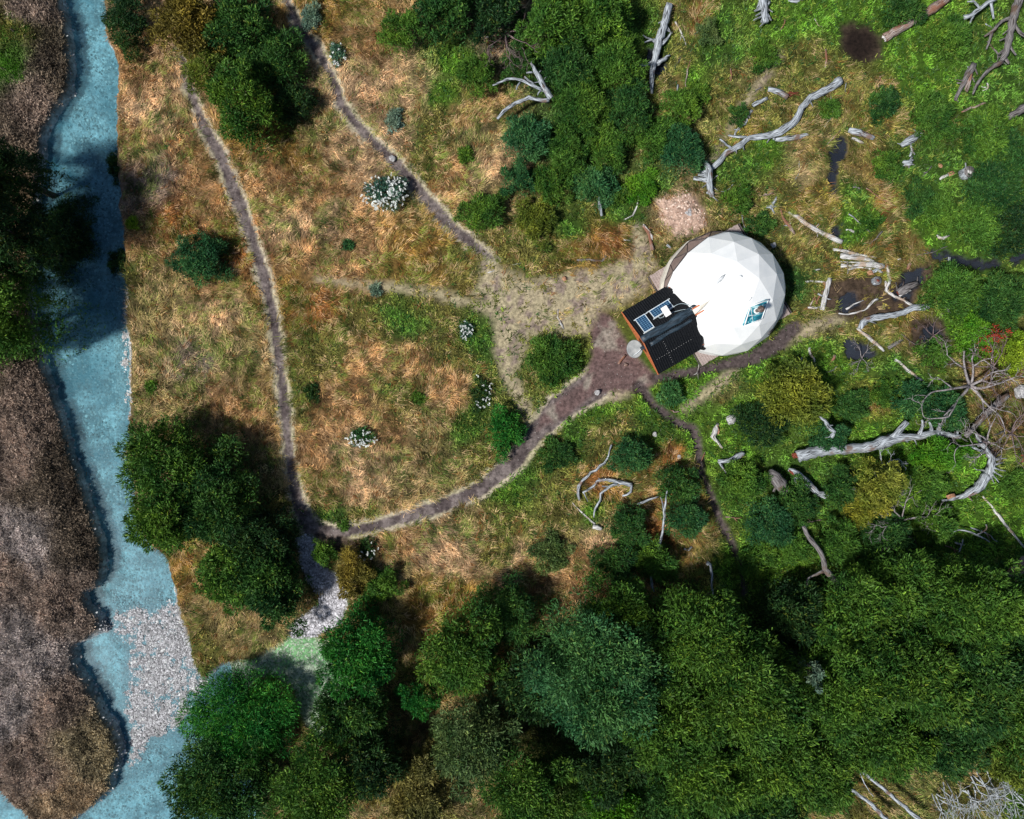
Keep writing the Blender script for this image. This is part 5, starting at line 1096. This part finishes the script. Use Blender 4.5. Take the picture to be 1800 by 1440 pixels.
# window crescent: band between an upper cut plane and the skirt plane
A1, A2, A3 = hit(1169, 510), hit(1203, 452), hit(1262, 410)
pn = (A2 - A1).cross(A3 - A1).normalized()
if pn.dot(Vector((-1, 1, -.5))) < 0: pn = -pn
bmesh.ops.bisect_plane(bm, geom=allg(), plane_co=A1, plane_no=pn)
sk_n = Vector((-.25, .10, -1)).normalized(); sk_c = Vector((-2.4, 2.0, .85))
bmesh.ops.bisect_plane(bm, geom=allg(), plane_co=sk_c, plane_no=sk_n)
groups = {'c': [], 'w': [], 's': []}; wedges = set()
for f in bm.faces:
    m_ = f.calc_center_median()
    if (m_ - A1).dot(pn) > 1e-4:
        if (m_ - sk_c).dot(sk_n) > 0: groups['s'].append(f)
        else: groups['w'].append(f); wedges |= {(e.verts[0].co.copy().freeze(), e.verts[1].co.copy().freeze()) for e in f.edges}
    else: groups['c'].append(f)
def sub(faces, name, mat, off=0, thick=0):
    b2 = bmesh.new(); mp_ = {}
    for f in faces:
        vs = []
        for v in f.verts:
            if v not in mp_: mp_[v] = b2.verts.new(v.co + v.co.normalized() * off)
            vs.append(mp_[v])
        b2.faces.new(vs)
    me = bpy.data.meshes.new(name); b2.to_mesh(me); b2.free(); return link(name, me, mat, dome)
# skylight diamond: cut out of the cover
SK = [hit(1348, 526), hit(1318, 538), hit(1306, 572), hit(1338, 560)]
cover = sub(groups['c'], 'cover', M_CANVAS)
sub(groups['s'], 'skirt', M_CREAM, .012)
sub(groups['w'], 'bay_window', M_CLEAR, -.02)
for (a, b) in wedges:
    if (a - b).length > .15:
        Vt, Ft, Ut = tube([(*a, .018), (*((a + b) / 2), .018), (*b, .018)], 6, 0); link('window_bar', pmesh('window_bar', Vt, Ft), M_FRAME, dome)
bm.free()
# seam piping between cover facets
M_SKY, snt, sb = new_mat('blue clear skylight', .08, .6)
tcs = N(snt, 'ShaderNodeTexCoord'); ns = N(snt, 'ShaderNodeTexNoise'); ns.inputs['Scale'].default_value = 2.4; ns.inputs['Distortion'].default_value = 1.2; ns.inputs['Detail'].default_value = 3
snt.links.new(tcs.outputs['Object'], ns.inputs['Vector']); rs = N(snt, 'ShaderNodeValToRGB'); e = rs.color_ramp.elements
e[0].position = .35; e[0].color = (.01, .10, .15, 1); e[1].position = .62; e[1].color = (.45, .70, .74, 1); k_ = e.new(.5); k_.color = (.03, .28, .36, 1)
snt.links.new(ns.outputs[0], rs.inputs[0]); snt.links.new(rs.outputs[0], sb.inputs['Base Color'])
bmw = bmesh.new()
c4 = sum(SK, Vector()) / 4; nrm = c4.normalized()
push = max(((c_ := dirn.normalized()), 0)[1] for dirn in SK)
def lift(p, k): return p + nrm * k
q = [p - nrm * (p - c4).dot(nrm) + nrm * .10 for p in SK]
vs = [bmw.verts.new(p) for p in q]; bmw.faces.new(vs)
ex = bmesh.ops.extrude_face_region(bmw, geom=bmw.faces[:]); bmesh.ops.translate(bmw, vec=-nrm * .2, verts=[g for g in ex['geom'] if isinstance(g, bmesh.types.BMVert)])
from_bm('skylight', bmw, M_SKY, dome)
for i in range(4):
    a, b = q[i] + nrm * .005, q[(i + 1) % 4] + nrm * .005
    Vt, Ft, Ut = tube([(*a, .03), (*((a + b) / 2), .03), (*b, .03)], 6, 0); link('skylight_edge', pmesh('skylight_edge', Vt, Ft), M_CANVAS, dome)
for (a, b) in ((q[1], (q[3] + q[2]) / 2), (q[0] * .3 + q[3] * .7, q[2] * .5 + q[1] * .5)):
    a = a + nrm * .004; b = b + nrm * .004
    Vt, Ft, Ut = tube([(*a, .012), (*((a + b) / 2), .012), (*b, .012)], 5, 0); link('skylight_bar', pmesh('skylight_bar', Vt, Ft), M_CANVAS, dome)
# vents and folds on the cover
M_BLACK = noise_mat('black rubber', (.008, .008, .01), (.02, .02, .022), 10, .5, .4)
for (px, py, rx, ry, nm) in ((1233, 611, .24, .15, 'vent'), (1354, 583, .22, .10, 'vent')):
    c = hit(px, py); n_ = c.normalized(); b2 = bmesh.new()
    M4 = Matrix.Translation(c + n_ * .03) @ n_.to_track_quat('Z', 'Y').to_matrix().to_4x4() @ Matrix.Diagonal((rx, ry, 1, 1))
    bmesh.ops.create_cone(b2, cap_ends=True, segments=24, radius1=1, radius2=.92, depth=.07, matrix=M4); from_bm(nm, b2, M_BLACK, dome)
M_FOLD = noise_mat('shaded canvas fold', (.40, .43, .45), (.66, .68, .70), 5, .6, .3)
for (pa, pb, wd) in (((1256, 503), (1275, 482), .10), ((1299, 484), (1305, 487), .05), ((1314, 532), (1322, 522), .025)):
    a, b = hit(*pa), hit(*pb); m_ = (a + b) / 2; m_ = m_.normalized() * (DR - .0)
    Vt, Ft, Ut = tube([(*a, .01), (*((a + m_) / 2), wd * .5), (*m_, wd), (*((b + m_) / 2), wd * .8), (*b, .01)], 8, .05, flat=.6); link('canvas_fold', pmesh('canvas_fold', Vt, Ft), M_FOLD, dome)
# stove flue through the skylight
M_FLUE = noise_mat('rusty flue pipe', (.10, .07, .06), (.30, .22, .19), 9, .5, .4, metal=.5)
fp = hit(1329, 547); fw = fp + Vector((DC[0], DC[1], DZ))
fl = thing('stove_flue', 'short stove chimney with a round brown cap rising through the blue skylight', 'chimney', fw)
b2 = bmesh.new(); bmesh.ops.create_cone(b2, cap_ends=True, segments=20, radius1=.10, radius2=.10, depth=1.0, matrix=Matrix.Translation((0, 0, .3))); from_bm('pipe', b2, M_FLUE, fl)
b2 = bmesh.new(); bmesh.ops.create_cone(b2, cap_ends=True, segments=24, radius1=.16, radius2=.14, depth=.05, matrix=Matrix.Translation((0, 0, .12))); from_bm('collar', b2, M_CANVAS, fl)
b2 = bmesh.new(); bmesh.ops.create_cone(b2, cap_ends=True, segments=24, radius1=.19, radius2=.06, depth=.12, matrix=Matrix.Translation((0, 0, .94))); bmesh.ops.create_cone(b2, cap_ends=True, segments=24, radius1=.19, radius2=.19, depth=.04, matrix=Matrix.Translation((0, 0, .86))); from_bm('cap', b2, M_FLUE, fl)

# cabin with gable roof; local x along ridge towards the dome, y towards upper left
g0 = pw(1126, 603, 2.1); EAVE = 2.1; RID = 3.15; HW = 2.0
cab = thing('timber_cabin', 'small black-roofed timber cabin attached to the lower left of the dome', 'cabin', (g0[0], g0[1], 0), rz=ANG)
M_ROOF = noise_mat('black corrugated steel', (.003, .0035, .0045), (.009, .010, .012), 12, .45, .25)
M_RIDGE = noise_mat('dark blue ridge flashing', (.008, .016, .024), (.035, .06, .085), 3.5, .5, .4, .8, stretch=(1, 5, 1))
M_ORANGE = noise_mat('orange stained boards', (.38, .10, .035), (.62, .20, .08), 7, .6, .3, .3, stretch=(1, 1, 8))
M_WHITE = noise_mat('white plastic', (.72, .72, .71), (.80, .80, .80), 5, .4, .4)
RL = 4.2
sl = math.hypot(HW + .02, RID - EAVE)
for side in (1, -1):
    # two corrugated sheets per slope; ribs run down the slope
    for si in range(2):
        nxx = 96; x0 = -.02 + si * RL / 2; V = []; F = []
        for i in range(nxx + 1):
            for t in (0, .25, .5, .75, 1):
                RX = RL - (RL - 2.72) * t ** 1.3; x = min(-.02 + si * RL / 2 + (RL / 2 - .004) * i / nxx, RX + (i + si * 96) * 1e-4); wv = .022 * math.cos(x * 2 * math.pi / .135)
                y = side * (.02 + t * HW); z = RID - (RID - EAVE) * t; V.append((x, y, z + wv + (0.006 if si else 0)))
        for i in range(nxx):
            for j in range(4):
                a = i * 5 + j; F.append((a, a + 5, a + 6, a + 1) if side < 0 else (a + 1, a + 6, a + 5, a))
        nV = len(V); V += [(x, y, z - .02) for x, y, z in V]
        F += [tuple(i + nV for i in reversed(f)) for f in F]
        link('roof_sheet', pmesh('roof_sheet', V, F), M_ROOF, cab)
    # screws
    for r_, nsc in ((.55, 12), (.9, 12)):
        pass
b2 = bmesh.new()
for i in range(15): bmesh.ops.create_icosphere(b2, subdivisions=1, radius=.013, matrix=Matrix.Translation((.25 + i * .155, -1.25, RID - (RID - EAVE) * 1.25 / HW + .035)))
for i in range(11): bmesh.ops.create_icosphere(b2, subdivisions=1, radius=.012, matrix=Matrix.Translation((.98, -.42 - i * .14, RID - (RID - EAVE) * (.42 + i * .14) / HW + .035)))
from_bm('roof_screws', b2, M_WHITE, cab, kind='stuff')
# rolled flashing along the ridge
for (yo, w1, w2, x0, x1, zz) in ((.10, .20, .24, -.06, 3.5, .02), (-.30, .14, .10, .25, 2.9, -.13)):
    pts = []
    for i in range(15):
        t = i / 14; x = x0 + (x1 - x0) * t; pts.append((x, yo + .03 * math.sin(t * 9 + yo * 7), RID + zz + .01 * math.sin(t * 13), (w1 + (w2 - w1) * t) * (1 + .16 * math.sin(t * 17 + yo * 30))))
    Vt, Ft, Ut = tube(pts, 12, .08, flat=.42, seed=int(yo * 100) + 50); link('ridge_flashing', pmesh('ridge_flashing', Vt, Ft, Ut), M_RIDGE, cab)
# walls
def wall(name, V, mat, th, axis):
    b2 = bmesh.new(); vs = [b2.verts.new(v) for v in V]; f = b2.faces.new(vs)
    ex = bmesh.ops.extrude_face_region(b2, geom=[f]); bmesh.ops.translate(b2, vec=Vector(axis) * th, verts=[g for g in ex['geom'] if isinstance(g, bmesh.types.BMVert)])
    return from_bm(name, b2, mat, cab)
wx = .30; n_b = 20
for i in range(n_b):                                                    # gable wall of upright boards
    ya = -HW + .1 + (2 * HW - .2) * i / n_b; yb = -HW + .1 + (2 * HW - .2) * (i + 1) / n_b - .008
    za = RID - (RID - EAVE) * abs(ya) / HW - .06; zb = RID - (RID - EAVE) * abs(yb) / HW - .06
    wall('wall_board', [(wx, ya, .02), (wx, yb, .02), (wx, yb, zb), (wx, ya, za)], M_ORANGE, .03, (1, 0, 0))
for s_ in (1, -1):
    wall('side_wall', [(wx + .04, s_ * (HW - .12), .02), (3.0, s_ * (HW - .12), .02), (3.0, s_ * (HW - .12), EAVE), (wx + .04, s_ * (HW - .12), EAVE)], M_ORANGE, .05, (0, -s_, 0))
    # barge board on the gable and rafters under it
    for dz, dx, th_ in ((-.05, -.055, .035), (-.13, .02, .03)):
        Vb = []; L0 = (RID, 0); L1 = (EAVE - .02, s_ * (HW + .04))
        for xx in (dx, dx + th_):
            Vb += [(xx, L0[1], L0[0] + dz + .06), (xx, L1[1], L1[0] + dz + .06), (xx, L1[1], L1[0] + dz - .10), (xx, L0[1], L0[0] + dz - .10)]
        Fb = [(0, 1, 2, 3), (7, 6, 5, 4), (0, 4, 5, 1), (1, 5, 6, 2), (2, 6, 7, 3), (3, 7, 4, 0)]
        link('barge_board', pmesh('barge_board', Vb, Fb, smooth=False), M_ORANGE, cab)
# orange rafter ends with white wrap where the ridge meets the dome
for yo in (.17, -.20):
    b2 = bmesh.new(); box(b2, (3.42, yo, RID + .19), (.62, .075, .07)); from_bm('rafter_end', b2, M_ORANGE, cab, bev=.008)
b2 = bmesh.new(); vs = [b2.verts.new(v) for v in ((3.10, .13, RID + .22), (3.10, -.15, RID + .20), (3.62, -.10, RID + .26), (4.1, .12, RID + .72), (3.65, .13, RID + .3))]; f = b2.faces.new(vs)
ex = bmesh.ops.extrude_face_region(b2, geom=[f]); bmesh.ops.translate(b2, vec=(0, 0, -.03), verts=[g for g in ex['geom'] if isinstance(g, bmesh.types.BMVert)])
from_bm('canvas_wrap', b2, M_CREAM, cab)

CM = Matrix.Translation((g0[0], g0[1], 0)) @ Matrix.Rotation(ANG, 4, 'Z')
slope = math.atan2(RID - EAVE, HW)
def on_roof(px, py, lift=.0):
    """photo pixel -> point on the upper-left roof slope (cabin local)"""
    o = Vector((0, 0, H)); x, y, _ = pw(px, py, 0); d = (Vector((x, y, 0)) - o)
    inv = CM.inverted(); ol = inv @ o; dl = inv.to_3x3() @ d
    # plane z = RID - tan*y (+lift)
    t = (RID + lift - math.tan(slope) * ol.y - ol.z) / (dl.z + math.tan(slope) * dl.y)
    return ol + dl * t
M_CELL, clt, clb = new_mat('dark blue solar cells', .18, .6)
tcc = N(clt, 'ShaderNodeTexCoord'); nc = N(clt, 'ShaderNodeTexNoise'); nc.inputs['Scale'].default_value = 12
clt.links.new(tcc.outputs['Object'], nc.inputs['Vector']); rc = N(clt, 'ShaderNodeValToRGB'); rc.color_ramp.elements[0].color = (.008, .02, .05, 1); rc.color_ramp.elements[1].color = (.02, .06, .14, 1)
clt.links.new(nc.outputs[0], rc.inputs[0]); clt.links.new(rc.outputs[0], clb.inputs['Base Color'])
M_ALU = noise_mat('pale aluminium', (.55, .62, .66), (.75, .80, .82), 6, .4, .5)
M_LINE = noise_mat('light blue cell lines', (.10, .26, .42), (.18, .38, .55), 6, .5, .4)
def solar(corners, ncx, ncy, label, rails):
    P = [on_roof(x, y, .13) for x, y in corners]          # tl, tr, br, bl in photo
    c = sum(P, Vector()) / 4; ex_ = ((P[1] + P[2]) / 2 - (P[0] + P[3]) / 2); ey_ = ((P[3] + P[2]) / 2 - (P[0] + P[1]) / 2)
    Wd, Ht = ex_.length, ey_.length; ex_.normalize(); nz_ = ex_.cross(ey_).normalized(); ey_ = nz_.cross(ex_)
    if nz_.z < 0: nz_ = -nz_
    M4 = Matrix((( ex_.x, ey_.x, nz_.x, c.x), (ex_.y, ey_.y, nz_.y, c.y), (ex_.z, ey_.z, nz_.z, c.z), (0, 0, 0, 1)))
    W4 = CM @ M4
    o = thing('solar_panel', label, 'solar panel', W4.to_translation(), 'solar panels on the cabin roof'); o.rotation_euler = W4.to_euler()
    if W4.determinant() < 0: W4 = W4 @ Matrix.Diagonal((1, -1, 1, 1)); o.rotation_euler = W4.to_euler()
    b2 = bmesh.new(); box(b2, (0, 0, 0), (Wd - .03, Ht - .03, .02)); from_bm('back_sheet', b2, M_LINE, o)
    cw, ch = (Wd - .07) / ncx, (Ht - .07) / ncy; cm = None
    for i in range(ncx):
        for j in range(ncy):
            if cm is None:
                b2 = bmesh.new(); box(b2, (0, 0, 0), (cw * .84, ch * .84, .008)); cm = bpy.data.meshes.new('solar_cell'); b2.to_mesh(cm); b2.free(); cm.materials.append(M_CELL)
            q_ = link('solar_cell', cm, None, o); q_.location = (-Wd / 2 + .035 + cw * (i + .5), -Ht / 2 + .035 + ch * (j + .5), .016)
    for s_ in (1, -1):
        b2 = bmesh.new(); box(b2, (0, s_ * (Ht / 2 - .01), .005), (Wd + .0, .03, .045)); from_bm('frame', b2, M_ALU, o)
        b2 = bmesh.new(); box(b2, (s_ * (Wd / 2 - .01), 0, .004), (.03, Ht, .042)); from_bm('frame', b2, M_ALU, o)
    for (ax, ay, bx_, by_) in rails:
        b2 = bmesh.new(); a_ = Vector((ax * Wd, ay * Ht, -.045)); b_ = Vector((bx_ * Wd, by_ * Ht, -.045)); L_ = b_ - a_
        box(b2, (a_ + b_) / 2, (L_.length, .04, .04), Matrix.Rotation(math.atan2(L_.y, L_.x), 4, 'Z')); from_bm('rail', b2, M_ALU, o)
    return o
solar([(1117, 561), (1134, 552), (1149, 575), (1132, 586)], 4, 8, 'left solar panel on the black cabin roof', [(-.6, -.5, .55, -.5), (-.62, .5, .75, .5)])
solar([(1140, 548), (1174, 527), (1184, 539), (1151, 559)], 8, 4, 'right solar panel on the black cabin roof, partly under the white antenna', [(-.56, -.5, .56, -.5), (-.62, .54, .6, .54)])
# flat white internet antenna
a0 = CM @ on_roof(1170, 547, .45)
an = thing('internet_antenna', 'flat white rectangular antenna on thin legs over the right solar panel', 'antenna', a0); an.rotation_euler = (math.radians(8), math.radians(4), math.radians(-57))
b2 = bmesh.new(); box(b2, (0, 0, .2), (.56, .36, .035)); from_bm('panel', b2, M_WHITE, an, bev=.012)
b2 = bmesh.new(); box(b2, (0, 0, .08), (.05, .05, .2)); from_bm('mast', b2, M_ALU, an)
for q_ in ((.35, .1), (.3, -.3), (.05, -.35), (-.1, .32)):
    Vt, Ft, Ut = tube([(0, 0, .02, .014), (q_[0] * .5, q_[1] * .5, -.1, .012), (q_[0], q_[1], -.36, .010)], 6, 0); link('leg', pmesh('leg', Vt, Ft), M_ALU, an)
M_CABLE = noise_mat('grey cable', (.30, .40, .45), (.50, .60, .64), 6, .6, .3)
def cable(label, pts, lift=.06):
    W = [];
    for (x, y, l) in pts: p = CM @ on_roof(x, y, l); W.append((*p, .013))
    W = densify_w(W); c = W[0][:3]
    Vt, Ft, Ut = tube([(a - c[0], b - c[1], d - c[2], r) for a, b, d, r in W], 6, 0); o = link('cable', pmesh('cable', Vt, Ft), M_CABLE, label=label, category='cable'); o.location = c
def densify_w(W):
    P = np.array(W); E = np.vstack([2 * P[0] - P[1], P, 2 * P[-1] - P[-2]]); out = []
    for i in range(1, len(P)):
        p0, p1, p2, p3 = E[i - 1:i + 3]
        for j in range(5):
            t = j / 5; out.append(tuple(.5 * ((2 * p1) + (-p0 + p2) * t + (2 * p0 - 5 * p1 + 4 * p2 - p3) * t * t + (-p0 + 3 * p1 - 3 * p2 + p3) * t ** 3)))
    out.append(tuple(P[-1])); return out
cable('upper pale cable looping from the antenna to the dome', [(1178, 545, .1), (1186, 538, .12), (1196, 534, .14), (1206, 535, .18), (1214, 539, .25), (1219, 544, .3)])
cable('lower pale cable running from the antenna to the ridge', [(1176, 551, .08), (1190, 547, .08), (1204, 544, .1), (1216, 545, .2)])
cable('short pale cable loop below the antenna', [(1168, 555, .08), (1162, 559, .06), (1158, 558, .06), (1160, 554, .08), (1166, 550, .1)])

# satellite dish on the gable
dw = Vector(pw(1116, 613, 2.0)); o = thing('satellite_dish', 'pale grey satellite dish on an arm at the orange gable of the cabin', 'satellite dish', dw, rz=0)
tilt = Matrix.Rotation(math.radians(38), 4, Vector((0, 1, 0)).cross(Vector((-.75, -.66, 0))).normalized() if False else Vector((.66, -.75, 0)))
b2 = bmesh.new(); bmesh.ops.create_uvsphere(b2, u_segments=28, v_segments=40, radius=1.1)
bmesh.ops.bisect_plane(b2, geom=b2.verts[:] + b2.edges[:] + b2.faces[:], plane_co=(0, 0, -.98), plane_no=(0, 0, 1), clear_outer=True)
bmesh.ops.translate(b2, vec=(0, 0, 1.08), verts=b2.verts[:]); bmesh.ops.scale(b2, vec=(.92, 1.06, 1), verts=b2.verts[:])
bmesh.ops.solidify(b2, geom=b2.faces[:], thickness=.02)
M_DISH = noise_mat('pale grey dish', (.20, .215, .22), (.33, .34, .34), 3, .7, .3)
dish = from_bm('reflector', b2, M_DISH, o, smooth=True); dish.matrix_local = Matrix.Rotation(math.radians(24), 4, Vector((.66, -.75, 0)))
dish.scale = (1, 1, 1)
gl = CM @ Vector((.1, -.05, 1.75)) - dw
Vt, Ft, Ut = tube([(0, 0, -.03, .03), (gl.x * .5, gl.y * .5, -.18, .03), (gl.x, gl.y, gl.z, .03)], 8, 0); link('bracket', pmesh('bracket', Vt, Ft), M_ALU, o)
Vt, Ft, Ut = tube([(-.1, -.4, .12, .02), (.15, -.2, .35, .02), (.33, 0.0, .55, .02)], 8, 0); link('feed_arm', pmesh('feed_arm', Vt, Ft), M_ALU, o)
b2 = bmesh.new(); box(b2, (.34, .0, .58), (.26, .2, .1), Matrix.Rotation(.5, 4, 'Z')); from_bm('receiver', b2, M_RIDGE, o, bev=.02)
